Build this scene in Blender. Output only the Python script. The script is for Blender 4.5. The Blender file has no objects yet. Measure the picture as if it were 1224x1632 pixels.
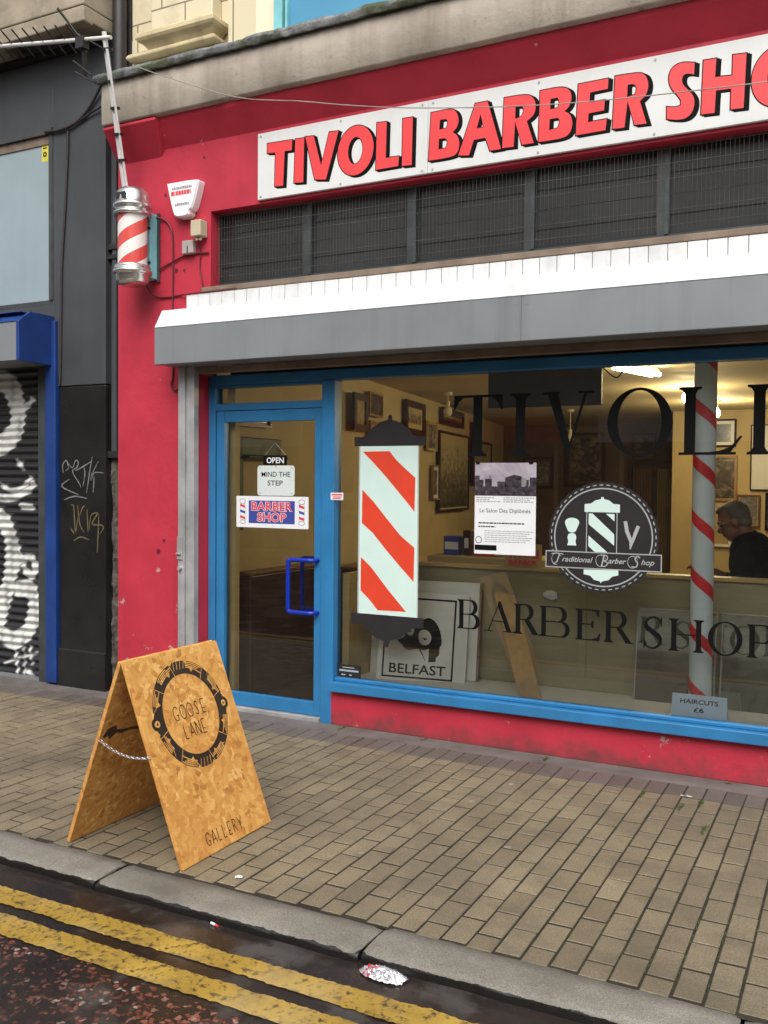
import bpy, bmesh, math, random
from mathutils import Vector, Matrix, noise as mnoise
from mathutils.geometry import tessellate_polygon
PI = math.pi
random.seed(7)
scn = bpy.context.scene
COL = scn.collection

# ------------------------------------------------------------------ camera
CAM_POS = Vector((0, -5.323, 1.6))
def cam_axes(yaw, pitch, roll):
    f = Vector((-math.sin(yaw)*math.cos(pitch), math.cos(yaw)*math.cos(pitch), math.sin(pitch)))
    r = Vector((math.cos(yaw), math.sin(yaw), 0)); u = r.cross(f)
    return r*math.cos(roll)+u*math.sin(roll), -r*math.sin(roll)+u*math.cos(roll), f
cr, cu, cf = cam_axes(math.radians(27.18), math.radians(-1.727), math.radians(0.487))
cam = bpy.data.cameras.new('camera'); co = bpy.data.objects.new('camera', cam); COL.objects.link(co)
co.matrix_world = Matrix(((cr.x, cu.x, -cf.x, CAM_POS.x), (cr.y, cu.y, -cf.y, CAM_POS.y), (cr.z, cu.z, -cf.z, CAM_POS.z), (0, 0, 0, 1)))
cam.sensor_width = 36; cam.lens = 1490.06*36/1632; cam.clip_end = 2000; cam.clip_start = 0.05
scn.camera = co

# ------------------------------------------------------------------ light: overcast day
SUN_EL, SUN_AZ = math.radians(48), math.radians(158)      # azimuth clockwise from +y
world = bpy.data.worlds.new('World'); scn.world = world; world.use_nodes = True
wn = world.node_tree.nodes; wl = world.node_tree.links; wn.clear()
sky = wn.new('ShaderNodeTexSky'); sky.sky_type = 'NISHITA'; sky.sun_disc = False
sky.sun_elevation = SUN_EL; sky.sun_rotation = SUN_AZ; sky.air_density = 1.0; sky.dust_density = 6.0; sky.ozone_density = 1.0
hs = wn.new('ShaderNodeHueSaturation'); hs.inputs['Saturation'].default_value = 0.25
bg = wn.new('ShaderNodeBackground'); bg.inputs['Strength'].default_value = 0.13
wo = wn.new('ShaderNodeOutputWorld')
wl.new(sky.outputs[0], hs.inputs['Color']); wl.new(hs.outputs[0], bg.inputs[0]); wl.new(bg.outputs[0], wo.inputs[0])
sl = bpy.data.lights.new('sun', 'SUN'); sl.energy = 1.1; sl.angle = math.radians(40); sl.color = (1, 0.97, 0.92)
so = bpy.data.objects.new('sun', sl); COL.objects.link(so)
sd = Vector((math.sin(SUN_AZ)*math.cos(SUN_EL), math.cos(SUN_AZ)*math.cos(SUN_EL), math.sin(SUN_EL)))
so.rotation_euler = sd.to_track_quat('Z', 'Y').to_euler(); so.location = (0, -6, 12)
scn.view_settings.view_transform = 'Standard'; scn.view_settings.look = 'None'
scn.view_settings.exposure = 0.55; scn.view_settings.gamma = 1.0; scn.view_settings.use_curve_mapping = False
scn.cycles.use_denoising = True
scn.cycles.max_bounces = 8; scn.cycles.transparent_max_bounces = 16

# ------------------------------------------------------------------ materials
def srgb(r, g, b):
    f = lambda c: (c/255/12.92) if c/255 <= 0.04045 else ((c/255+0.055)/1.055)**2.4
    return (f(r), f(g), f(b))
class NT:
    def __init__(s, name):
        s.m = bpy.data.materials.new(name); s.m.use_nodes = True
        s.t = s.m.node_tree; s.n = s.t.nodes; s.l = s.t.links
        s.b = s.n['Principled BSDF']; s.out = s.n['Material Output']
        s.tc = s.n.new('ShaderNodeTexCoord')
    def new(s, k, **kw):
        o = s.n.new(k)
        for a, v in kw.items():
            if a in o.inputs: o.inputs[a].default_value = v
            else: setattr(o, a, v)
        return o
    def link(s, a, b): s.l.new(a, b)
    def mapping(s, scale=(1, 1, 1), rot=(0, 0, 0), loc=(0, 0, 0), src=None):
        m = s.n.new('ShaderNodeMapping'); m.inputs['Scale'].default_value = scale; m.inputs['Rotation'].default_value = rot; m.inputs['Location'].default_value = loc
        s.l.new(src or s.tc.outputs['Object'], m.inputs['Vector']); return m.outputs[0]
    def noise(s, scale, detail=4, rough=0.55, vec=None, dist=0.0):
        o = s.n.new('ShaderNodeTexNoise'); o.inputs['Scale'].default_value = scale; o.inputs['Detail'].default_value = detail
        o.inputs['Roughness'].default_value = rough; o.inputs['Distortion'].default_value = dist
        s.l.new(vec or s.tc.outputs['Object'], o.inputs['Vector']); return o.outputs[0]
    def ramp(s, fac, stops, interp='LINEAR'):
        r = s.n.new('ShaderNodeValToRGB'); r.color_ramp.interpolation = interp; e = r.color_ramp.elements
        while len(e) < len(stops): e.new(0.5)
        for i, (p, c) in enumerate(stops):
            e[i].position = p; e[i].color = (c, c, c, 1) if not hasattr(c, '__len__') else (*c[:3], 1)
        s.l.new(fac, r.inputs[0]); return r.outputs[0]
    def mix(s, fac, a, b, mode='MIX'):
        m = s.n.new('ShaderNodeMix'); m.data_type = 'RGBA'; m.blend_type = mode
        for v, i in ((fac, 0), (a, 6), (b, 7)):
            if hasattr(v, 'node'): s.l.new(v, m.inputs[i])
            elif i == 0: m.inputs[0].default_value = v
            else: m.inputs[i].default_value = (*v[:3], 1)
        return m.outputs[2]
    def math(s, op, a, b=0.0):
        m = s.n.new('ShaderNodeMath'); m.operation = op
        for i, v in enumerate((a, b)):
            if hasattr(v, 'node'): s.l.new(v, m.inputs[i])
            else: m.inputs[i].default_value = v
        return m.outputs[0]
    def bump(s, h, strength=0.3, dist=0.01):
        b = s.n.new('ShaderNodeBump'); b.inputs['Strength'].default_value = strength; b.inputs['Distance'].default_value = dist
        s.l.new(h, b.inputs['Height']); s.l.new(b.outputs[0], s.b.inputs['Normal'])
    def set(s, **kw):
        for k, v in kw.items():
            i = s.b.inputs[k.replace('_', ' ')]
            if hasattr(v, 'node'): s.l.new(v, i)
            elif hasattr(v, '__len__') and len(v) == 3: i.default_value = (*v, 1)
            else: i.default_value = v
        return s
def dim(c, k): return tuple(min(1, x*k) for x in c)
def M(name, col, rough=0.6, var=0.15, scale=6.0, bump=0.0, bscale=60, metal=0.0, spec=0.5, streak=0.0, dirt=0.0, dcol=(0.08, 0.07, 0.06)):
    """everyday surface: base colour with blotches, run marks, grime and fine bump"""
    t = NT(name)
    n1 = t.noise(scale, 5)
    c = t.mix(t.ramp(n1, [(0.3, 0.0), (0.7, 1.0)]), dim(col, 1-var), dim(col, 1+var))
    if streak:
        n2 = t.noise(1.0, 5, 0.6, t.mapping((9, 9, 0.5)))
        c = t.mix(t.math('MULTIPLY', t.ramp(n2, [(0.5, 0.0), (0.78, 1.0)]), streak), c, dcol)
    if dirt:
        n3 = t.noise(2.3, 8, 0.7)
        c = t.mix(t.math('MULTIPLY', t.ramp(n3, [(0.52, 0.0), (0.75, 1.0)]), dirt), c, dcol)
    t.set(Base_Color=c, Metallic=metal)
    t.b.inputs['Specular IOR Level'].default_value = spec
    r = t.noise(scale*2.3, 4)
    t.set(Roughness=t.ramp(r, [(0.25, max(0.02, rough*0.82)), (0.75, min(1, rough*1.15))]))
    if bump: t.bump(t.noise(bscale, 6, 0.6), bump, 0.006)
    return t.m
def emit(name, col, k):
    t = NT(name); t.set(Base_Color=col); t.b.inputs['Emission Color'].default_value = (*col, 1); t.b.inputs['Emission Strength'].default_value = k; return t.m
def glass_mat(name, tint=(1, 1, 1), rough=0.0, ior=1.5, dust=0.0):
    t = NT(name); t.n.remove(t.b)
    tr = t.new('ShaderNodeBsdfTransparent'); tr.inputs[0].default_value = (*tint, 1)
    gl = t.new('ShaderNodeBsdfGlossy'); gl.inputs['Roughness'].default_value = rough
    fr = t.new('ShaderNodeFresnel'); fr.inputs[0].default_value = ior
    mx = t.new('ShaderNodeMixShader')
    fac = t.math('MINIMUM', t.math('MULTIPLY', fr.outputs[0], 2.1), 0.95)
    t.link(fac, mx.inputs[0]); t.link(tr.outputs[0], mx.inputs[1]); t.link(gl.outputs[0], mx.inputs[2])
    last = mx.outputs[0]
    if dust:
        df = t.new('ShaderNodeBsdfDiffuse'); df.inputs[0].default_value = (0.6, 0.6, 0.58, 1)
        m2 = t.new('ShaderNodeMixShader')
        d = t.math('MULTIPLY', t.ramp(t.noise(1.7, 7, 0.7), [(0.35, 0.25), (0.8, 1.0)]), dust)
        t.link(d, m2.inputs[0]); t.link(last, m2.inputs[1]); t.link(df.outputs[0], m2.inputs[2]); last = m2.outputs[0]
    t.link(last, t.out.inputs[0]); return t.m

RED = (0.45, 0.028, 0.053)
def red_wall():
    t = NT('red_painted_render')
    n = t.noise(3.0, 6)
    c = t.mix(t.ramp(n, [(0.3, 0.0), (0.72, 1.0)]), dim(RED, 0.86), dim(RED, 1.12))
    sepz = t.n.new('ShaderNodeSeparateXYZ'); t.l.new(t.tc.outputs['Object'], sepz.inputs[0])
    low = t.ramp(sepz.outputs[2], [(0.3, 0.045), (1.0, 0.03), (1.0, 0.0)])     # knocks at hand and shin height
    chips = t.ramp(t.math('ADD', t.noise(8.0, 8, 0.68), low), [(0.690, 0.0), (0.705, 1.0)])          # knocked-off paint
    c = t.mix(chips, c, (0.42, 0.30, 0.28))
    grime = t.ramp(t.noise(1.3, 8, 0.7), [(0.56, 0.0), (0.8, 0.45)])
    c = t.mix(grime, c, (0.26, 0.015, 0.03))
    splash = t.math('SUBTRACT', t.noise(9, 8, 0.7), t.math('MULTIPLY', sepz.outputs[2], 2.6))      # mud splashed up from the pavement
    c = t.mix(t.ramp(splash, [(0.22, 0.0), (0.50, 0.75)]), c, (0.11, 0.045, 0.04))
    run = t.ramp(t.noise(1.0, 6, 0.6, t.mapping((7, 7, 0.4))), [(0.56, 0.0), (0.78, 0.35)])
    c = t.mix(run, c, (0.25, 0.016, 0.03))
    t.set(Base_Color=c, Roughness=t.ramp(t.noise(5, 4), [(0.3, 0.5), (0.7, 0.72)]))
    t.b.inputs['Specular IOR Level'].default_value = 0.35
    big = t.noise(14, 7, 0.62); patch = t.ramp(t.noise(1.6, 3, 0.5), [(0.45, 0.0), (0.65, 1.0)])
    h = t.math('ADD', t.math('MULTIPLY', big, t.math('ADD', t.math('MULTIPLY', patch, 0.7), 0.25)), t.math('MULTIPLY', chips, -0.5))
    t.bump(h, 0.42, 0.014)
    return t.m
def concrete():
    t = NT('stained_concrete')
    base = t.mix(t.noise(2.2, 7, 0.65), (0.25, 0.21, 0.17), (0.50, 0.45, 0.38))
    run = t.ramp(t.noise(1.0, 6, 0.6, t.mapping((4, 4, 0.35))), [(0.48, 0.0), (0.72, 0.7)])
    c = t.mix(run, base, (0.16, 0.13, 0.10))
    spot = t.ramp(t.noise(5.5, 8, 0.75), [(0.6, 0.0), (0.68, 0.75)])
    c = t.mix(spot, c, (0.13, 0.11, 0.085))
    t.set(Base_Color=c, Roughness=0.88); t.bump(t.noise(22, 9, 0.7), 0.5, 0.012); return t.m
def osb():
    t = NT('strand_board')
    def layer(rot, off, scl):
        w = t.noise(7, 3, 0.5, t.mapping((1, 1, 1), (0, 0, 0), (off, 0, 0)))
        mp = t.mapping((1, 1, 1), rot, (off, off*0.7, 0))
        wob = t.mix(0.05, mp, w) if False else mp
        m2 = t.n.new('ShaderNodeMapping'); m2.inputs['Scale'].default_value = scl; t.l.new(wob, m2.inputs[0])
        ad = t.n.new('ShaderNodeVectorMath'); ad.operation = 'ADD'
        nz = t.n.new('ShaderNodeTexNoise'); nz.inputs['Scale'].default_value = 9; nz.inputs['Detail'].default_value = 3
        t.l.new(mp, nz.inputs['Vector'])
        sc = t.n.new('ShaderNodeVectorMath'); sc.operation = 'SCALE'; sc.inputs['Scale'].default_value = 2.2
        t.l.new(nz.outputs['Color'], sc.inputs[0]); t.l.new(m2.outputs[0], ad.inputs[0]); t.l.new(sc.outputs[0], ad.inputs[1])
        v = t.n.new('ShaderNodeTexVoronoi'); v.inputs['Scale'].default_value = 1.0; t.l.new(ad.outputs[0], v.inputs['Vector'])
        sx = t.n.new('ShaderNodeSeparateColor'); t.l.new(v.outputs['Color'], sx.inputs[0])
        return sx.outputs[0], sx.outputs[1], v.outputs['Distance']
    a, a2, d1 = layer((0.0, 0.0, 0.5), 0.0, (12, 40, 15)); b, b2, d2 = layer((0.6, 0.3, -0.9), 3.1, (17, 58, 22)); c3, c4, d3 = layer((1.1, 0.0, 1.7), 7.7, (30, 110, 38))
    f = t.mix(t.ramp(b2, [(0.40, 0.0), (0.62, 1.0)]), a, b)
    f = t.mix(t.ramp(c4, [(0.50, 0.0), (0.75, 1.0)]), f, c3)
    grain = t.noise(55, 6, 0.7, t.mapping((1, 0.2, 1), (0, 0, 0.6)))
    f2 = t.math('ADD', t.math('MULTIPLY', f, 0.56), t.math('MULTIPLY', grain, 0.46))
    c = t.ramp(f2, [(0.16, (0.32, 0.115, 0.026)), (0.30, (0.52, 0.235, 0.054)), (0.50, (0.61, 0.305, 0.075)), (0.68, (0.67, 0.365, 0.10)), (0.84, (0.78, 0.49, 0.18))])
    c = t.mix(t.ramp(t.noise(2.6, 4), [(0.45, 0.0), (0.70, 0.5)]), c, (0.52, 0.225, 0.05))
    c = t.mix(t.ramp(t.noise(9, 7, 0.75), [(0.60, 0.0), (0.70, 0.55)]), c, (0.27, 0.095, 0.027))
    t.set(Base_Color=c, Roughness=0.55); t.bump(f, 0.22, 0.004); return t.m
def paving():
    t = NT('paving_bricks')
    at = t.n.new('ShaderNodeAttribute'); at.attribute_name = 'tone'
    sp = t.n.new('ShaderNodeSeparateColor'); t.l.new(at.outputs['Color'], sp.inputs[0])
    c = t.ramp(sp.outputs[0], [(0.0, (0.168, 0.134, 0.084)), (0.45, (0.262, 0.214, 0.134)), (1.0, (0.345, 0.290, 0.185))])
    soldier = t.ramp(sp.outputs[0], [(0.0, (0.10, 0.085, 0.080)), (1.0, (0.165, 0.14, 0.13))])
    c = t.mix(sp.outputs[1], c, soldier)
    blot = t.ramp(t.noise(1.1, 7, 0.65), [(0.38, 0.0), (0.68, 0.70)])
    c = t.mix(blot, c, (0.115, 0.096, 0.070))
    speck = t.ramp(t.noise(150, 3, 0.7), [(0.35, 0.62), (0.68, 1.22)])
    c = t.mix(1.0, c, speck, 'MULTIPLY')
    gum = t.n.new('ShaderNodeTexVoronoi'); gum.inputs['Scale'].default_value = 3.1; t.l.new(t.tc.outputs['Object'], gum.inputs['Vector'])
    c = t.mix(t.ramp(gum.outputs['Distance'], [(0.0, 0.65), (0.045, 0.55), (0.055, 0.0)]), c, (0.40, 0.37, 0.31))
    wet = t.ramp(t.noise(1.7, 6), [(0.35, 0.42), (0.6, 0.75)])
    dk = t.ramp(t.noise(4.5, 6, 0.7), [(0.48, 0.0), (0.70, 0.62)])
    c = t.mix(dk, c, (0.105, 0.088, 0.064))
    t.set(Base_Color=c, Roughness=wet); t.bump(t.math('ADD', t.noise(130, 5, 0.7), t.math('MULTIPLY', t.noise(22, 6, 0.7), 1.6)), 0.5, 0.005); return t.m
def road_mat():
    t = NT('wet_asphalt')
    sep = t.n.new('ShaderNodeSeparateXYZ'); t.l.new(t.tc.outputs['Object'], sep.inputs[0])
    v = t.n.new('ShaderNodeTexVoronoi'); v.inputs['Scale'].default_value = 50; v.inputs['Randomness'].default_value = 1.0
    wob = t.n.new('ShaderNodeTexNoise'); wob.inputs['Scale'].default_value = 40
    mixv = t.n.new('ShaderNodeMix'); mixv.data_type = 'VECTOR'; mixv.inputs[0].default_value = 0.04
    t.l.new(t.tc.outputs['Object'], wob.inputs['Vector']); t.l.new(t.tc.outputs['Object'], mixv.inputs[4]); t.l.new(wob.outputs['Color'], mixv.inputs[5])
    t.l.new(mixv.outputs[1], v.inputs['Vector'])
    sc = t.n.new('ShaderNodeSeparateColor'); t.l.new(v.outputs['Color'], sc.inputs[0])
    chipm = t.math('MULTIPLY', t.ramp(sc.outputs[0], [(0.40, 0.0), (0.46, 1.0)]), t.ramp(v.outputs['Distance'], [(0.38, 1.0), (0.55, 0.0)]))
    patch = t.ramp(t.noise(2.4, 6, 0.6), [(0.36, 0.35), (0.52, 1.0)])
    chipm = t.math('MULTIPLY', chipm, patch)
    far = t.ramp(t.math('ADD', sep.outputs[1], t.math('MULTIPLY', t.noise(3.0, 4), 0.25)), [(3.72, 1.0), (3.80, 0.0)]) if False else t.math('LESS_THAN', t.math('ADD', sep.outputs[1], t.math('MULTIPLY', t.noise(4.0, 5), 0.16)), 3.80)              # the gutter and the lines are laid in plain black asphalt
    soft = t.math('MULTIPLY', chipm, t.math('ADD', t.math('MULTIPLY', far, 0.92), 0.05))
    chip = t.ramp(sc.outputs[1], [(0.0, (0.13, 0.036, 0.024)), (0.6, (0.22, 0.068, 0.046)), (0.9, (0.26, 0.11, 0.085)), (1.0, (0.42, 0.36, 0.31))])
    base = t.mix(t.noise(7, 7, 0.7), (0.008, 0.006, 0.0055), (0.034, 0.026, 0.021))
    film = t.ramp(t.noise(3.1, 6, 0.6), [(0.52, 0.0), (0.62, 0.85)])
    base = t.mix(film, base, (0.066, 0.060, 0.055))                # grey silt film
    c = t.mix(soft, base, chip)
    t.set(Base_Color=c)
    pud = t.ramp(t.noise(1.9, 4, 0.5), [(0.42, 0.10), (0.60, 0.42)])
    t.set(Roughness=pud); t.b.inputs['Specular IOR Level'].default_value = 0.5
    h = t.math('ADD', t.math('MULTIPLY', v.outputs['Distance'], -0.6), t.noise(90, 4))
    t.bump(h, 0.16, 0.004); return t.m
def yellow_mat():
    t = NT('worn_yellow_paint')
    c = t.mix(t.ramp(t.noise(4, 6), [(0.35, 0.0), (0.65, 1.0)]), (0.31, 0.195, 0.028), (0.47, 0.305, 0.058))
    c = t.mix(t.ramp(t.noise(7, 8, 0.7), [(0.50, 0.0), (0.68, 0.7)]), c, (0.17, 0.11, 0.035))
    c = t.mix(t.ramp(t.noise(30, 7, 0.75), [(0.52, 0.0), (0.60, 0.9)]), c, (0.035, 0.027, 0.02))
    c = t.mix(t.math('MULTIPLY', t.ramp(t.noise(11, 8, 0.75), [(0.56, 0.0), (0.63, 1.0)]), 0.55), c, (0.05, 0.04, 0.028))
    c = t.mix(t.ramp(t.noise(1.8, 5), [(0.52, 0.0), (0.66, 0.5)]), c, (0.48, 0.37, 0.18))
    t.set(Base_Color=c, Roughness=0.42); t.bump(t.noise(80, 5, 0.7), 0.4, 0.004); return t.m
def granite():
    t = NT('granite_kerb')
    c = t.mix(t.noise(3, 6), (0.15, 0.14, 0.115), (0.34, 0.32, 0.275))
    sp = t.ramp(t.noise(170, 3, 0.8), [(0.35, 0.55), (0.65, 1.3)]); c = t.mix(1.0, c, sp, 'MULTIPLY')
    c = t.mix(t.ramp(t.noise(1.7, 7, 0.7), [(0.44, 0.0), (0.68, 0.75)]), c, (0.10, 0.088, 0.07))
    sep = t.n.new('ShaderNodeSeparateXYZ'); t.l.new(t.tc.outputs['Object'], sep.inputs[0])
    tide = t.math('LESS_THAN', t.math('ADD', sep.outputs[2], t.math('MULTIPLY', t.noise(14, 5, 0.6), 0.022)), 0.112)      # gutter slime up the road face
    c = t.mix(tide, c, (0.012, 0.010, 0.009))
    t.set(Base_Color=c, Roughness=t.mix(tide, (0.62, 0.62, 0.62), (0.2, 0.2, 0.2))); t.bump(t.noise(55, 7, 0.7), 0.5, 0.006); return t.m
def attr_paint(name, dark, light, rough):
    t = NT(name); at = t.n.new('ShaderNodeAttribute'); at.attribute_name = 'tone'
    sp = t.n.new('ShaderNodeSeparateColor'); t.l.new(at.outputs['Color'], sp.inputs[0])
    d = t.mix(t.noise(4, 6), dim(dark, 0.7), dim(dark, 1.4))
    t.set(Base_Color=t.mix(sp.outputs[0], d, light), Roughness=rough, Metallic=0.0); t.bump(t.noise(60, 4), 0.1, 0.003); return t.m
def stripe_mat(name, a, b, period, slope, duty=0.5, rough=0.3, centre=(0, 0)):
    """helical stripes round a vertical axis through the object's own origin"""
    t = NT(name); sep = t.n.new('ShaderNodeSeparateXYZ'); t.l.new(t.tc.outputs['Object'], sep.inputs[0])
    x = t.math('SUBTRACT', sep.outputs[0], centre[0]); y = t.math('SUBTRACT', sep.outputs[1], centre[1])
    ang = t.math('DIVIDE', t.math('ARCTAN2', y, x), 2*PI)
    k = t.math('ADD', t.math('DIVIDE', sep.outputs[2], period), t.math('MULTIPLY', ang, slope))
    fr = t.math('FRACT', t.math('ADD', k, 50.0))
    m = t.math('LESS_THAN', fr, duty)
    ca = t.mix(t.noise(6, 5), dim(a, 0.9), dim(a, 1.08)); cb = t.mix(t.noise(8, 5), dim(b, 0.85), dim(b, 1.1))
    t.set(Base_Color=t.mix(m, ca, cb), Roughness=rough); return t.m
def pic_mat(name, stops, scale=5, dist=1.5, seed=0.0):
    t = NT(name)
    n = t.noise(scale, 5, 0.6, t.mapping((1, 1, 1.3), (0, 0, 0), (seed, seed*1.7, seed*0.6)), dist)
    t.set(Base_Color=t.ramp(n, stops), Roughness=0.25); return t.m
def tiles_mat(name, a, b, joint, sx, sz, jw=0.02, rough=0.35, off=0.5):
    t = NT(name); br = t.n.new('ShaderNodeTexBrick')
    sep = t.n.new('ShaderNodeSeparateXYZ'); cmb = t.n.new('ShaderNodeCombineXYZ'); t.l.new(t.tc.outputs['Object'], sep.inputs[0])
    t.l.new(t.math('ADD', sep.outputs[0], sep.outputs[1]), cmb.inputs[0]); t.l.new(sep.outputs[2], cmb.inputs[1])
    br.offset = off; t.l.new(cmb.outputs[0], br.inputs['Vector']); br.inputs['Scale'].default_value = 1.0
    br.inputs['Color1'].default_value = (*a, 1); br.inputs['Color2'].default_value = (*b, 1); br.inputs['Mortar'].default_value = (*joint, 1)
    br.inputs['Brick Width'].default_value = sx; br.inputs['Row Height'].default_value = sz; br.inputs['Mortar Size'].default_value = jw
    c = t.mix(t.ramp(t.noise(2.4, 7, 0.65), [(0.5, 0.0), (0.8, 0.6)]), br.outputs[0], dim(a, 0.45))
    t.set(Base_Color=c, Roughness=rough); t.bump(br.outputs['Fac'], -0.4, 0.01) if False else None
    return t.m

m = {}
m['red'] = red_wall(); m['concrete'] = concrete(); m['osb'] = osb(); m['paving'] = paving(); m['road'] = road_mat(); m['yellow'] = yellow_mat(); m['granite'] = granite()
m['offcut'] = M('pale_fibreboard', (0.30, 0.205, 0.09), 0.7, 0.15, 20)
m['joint'] = M('dark_joint_soil', (0.024, 0.020, 0.012), 0.95, 0.5, 12, 0.5)
m['ground'] = M('street_ground', (0.07, 0.065, 0.06), 0.9, 0.3, 1.0)
m['cstrip'] = M('cement_strip', (0.120, 0.105, 0.098), 0.85, 0.3, 5, 0.5, dirt=0.5)
m['white'] = M('white_board', (0.66, 0.67, 0.66), 0.45, 0.05, 2, streak=0.18, dirt=0.15, dcol=(0.42, 0.41, 0.38))
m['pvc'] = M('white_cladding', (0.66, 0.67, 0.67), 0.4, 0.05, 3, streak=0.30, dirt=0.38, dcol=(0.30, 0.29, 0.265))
m['groove'] = M('groove_shade_grey', (0.20, 0.19, 0.18), 0.8, 0.3, 8)  # grey stands for shade in the board gaps, which bounced light washed out
m['galv'] = M('galvanised_grey', (0.24, 0.26, 0.275), 0.40, 0.09, 1.7, 0.10, 3.5, metal=0.25, streak=0.40, dirt=0.22, dcol=(0.15, 0.155, 0.155))
m['rail'] = M('worn_galvanised_rail', (0.40, 0.40, 0.40), 0.5, 0.2, 6, 0.15, 40, metal=0.35, streak=0.35, dirt=0.35, dcol=(0.20, 0.19, 0.18))
m['blue'] = M('blue_frame_paint', (0.026, 0.170, 0.375), 0.33, 0.14, 3, 0.08, 30, streak=0.22, dirt=0.25, dcol=(0.02, 0.08, 0.17))
m['navy'] = M('navy_handle', (0.006, 0.025, 0.33), 0.25, 0.08)
m['royal'] = M('royal_blue_steel', (0.010, 0.042, 0.19), 0.45, 0.2, 5, 0.1, 40, dirt=0.3, dcol=(0.02, 0.03, 0.08))
m['black'] = M('black_gloss_wall', (0.013, 0.012, 0.012), 0.30, 0.35, 3, 0.12, 18, dirt=0.35, dcol=(0.035, 0.033, 0.032))
m['charcoal'] = M('charcoal_render', (0.050, 0.054, 0.060), 0.55, 0.15, 2.4, 0.08, 30, streak=0.25, dcol=(0.028, 0.028, 0.03))
m['darkframe'] = M('dark_metal_frame', (0.045, 0.05, 0.052), 0.45, 0.3, 6, 0.1, 60, dirt=0.4, dcol=(0.07, 0.045, 0.03))
m['tealframe'] = M('dull_teal_frame', (0.038, 0.052, 0.054), 0.5, 0.4, 8, dirt=0.4, dcol=(0.05, 0.04, 0.03))
m['slate'] = M('grey_blue_board', (0.27, 0.34, 0.37), 0.4, 0.07, 2.0, streak=0.12, dcol=(0.18, 0.21, 0.22))
m['wood'] = M('weathered_wood', (0.20, 0.15, 0.11), 0.8, 0.3, 6, 0.4, streak=0.3)
m['faience'] = tiles_mat('cream_faience', (0.62, 0.54, 0.36), (0.68, 0.60, 0.42), (0.20, 0.16, 0.10), 0.42, 0.62, 0.006, 0.3)
m['faience_m'] = M('cream_faience_moulding', (0.60, 0.50, 0.30), 0.32, 0.12, 5, 0.1, 20, streak=0.4, dirt=0.2, dcol=(0.13, 0.10, 0.06))
m['stone'] = M('weathered_stone', (0.30, 0.255, 0.185), 0.85, 0.3, 3, 0.5, 25, dirt=0.7, dcol=(0.06, 0.05, 0.04))
m['rubble'] = M('rough_rubble', (0.085, 0.072, 0.062), 0.95, 0.6, 22, 1.0, 24, dirt=0.5, dcol=(0.05, 0.06, 0.03))
def lead_mat():
    t = NT('lead_flashing')
    c = t.mix(t.ramp(t.noise(9, 8, 0.7), [(0.35, 0.0), (0.65, 1.0)]), (0.075, 0.08, 0.082), (0.30, 0.31, 0.31))
    c = t.mix(t.ramp(t.noise(2.0, 7, 0.7), [(0.50, 0.0), (0.58, 0.9)]), c, (0.060, 0.075, 0.022))
    t.set(Base_Color=c, Roughness=0.7); t.bump(t.noise(30, 7, 0.7), 0.9, 0.02); return t.m
m['lead'] = lead_mat()
m['turq'] = M('turquoise_paint', (0.20, 0.52, 0.56), 0.5, 0.15, 8, dirt=0.3, dcol=(0.15, 0.2, 0.2))
m['skyboard'] = M('sky_blue_panel', (0.075, 0.29, 0.46), 0.4, 0.06, 2)
m['pipe'] = M('black_cast_iron', (0.02, 0.017, 0.017), 0.5, 0.3)
m['chrome'] = M('polished_chrome', (0.66, 0.65, 0.63), 0.22, 0.08, 6, metal=0.88)
m['alu'] = M('aluminium_tube', (0.74, 0.73, 0.71), 0.4, 0.1, 8, metal=0.25)
m['blackpl'] = M('black_plastic', (0.018, 0.018, 0.018), 0.4, 0.2)
m['cable'] = M('old_cable', (0.03, 0.022, 0.022), 0.6, 0.3)
m['redcable'] = M('red_painted_cable', (0.10, 0.012, 0.02), 0.5, 0.3)
m['wire'] = M('pale_wire', (0.30, 0.28, 0.25), 0.6, 0.2)
m['beige'] = M('beige_plastic', (0.50, 0.43, 0.30), 0.5, 0.1, 6, dirt=0.3, dcol=(0.25, 0.2, 0.14))
m['greybox'] = M('grey_plastic', (0.36, 0.32, 0.30), 0.55, 0.1, 6, dirt=0.3)
m['alarm'] = M('alarm_white', (0.82, 0.82, 0.84), 0.3, 0.03)
m['pole_body'] = stripe_mat('barber_stripes', (0.74, 0.72, 0.69), (0.62, 0.075, 0.062), 0.185, -2.0, 0.5, 0.15)
m['col_body'] = stripe_mat('wrapped_column', (0.55, 0.66, 0.72), (0.62, 0.02, 0.035), 0.325, 1.0, 0.235, 0.45)
m['sign_red'] = M('letter_red', (0.74, 0.050, 0.055), 0.4, 0.05, 3)
m['ink'] = M('black_vinyl', (0.006, 0.006, 0.006), 0.6, 0.1, spec=0.08)
m['ink_brown'] = M('brown_black_ink', (0.022, 0.016, 0.012), 0.5, 0.3, 30)
m['smear_ink'] = M('smudged_ink', (0.055, 0.030, 0.016), 0.6, 0.5, 25)
m['grey_ink'] = M('charcoal_vinyl', (0.026, 0.023, 0.025), 0.5, 0.1, spec=0.2)
m['mint'] = M('pale_mint_vinyl', (0.58, 0.73, 0.68), 0.4, 0.03)
m['silver_ink'] = M('silver_grey_vinyl', (0.36, 0.38, 0.38), 0.4, 0.05)
m['orange'] = M('orange_red_vinyl', (0.66, 0.055, 0.025), 0.4, 0.05)
m['photo_dark'] = pic_mat('poster_buildings', [(0.35, (0.022, 0.019, 0.024)), (0.6, (0.075, 0.062, 0.078)), (0.75, (0.15, 0.12, 0.15))], 30, 0.5, 4.0)
m['paper'] = M('white_paper', (0.72, 0.73, 0.76), 0.6, 0.03)
m['violet'] = pic_mat('poster_sky', [(0.3, (0.25, 0.22, 0.28)), (0.55, (0.40, 0.36, 0.42)), (0.75, (0.54, 0.51, 0.56))], 4)
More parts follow.
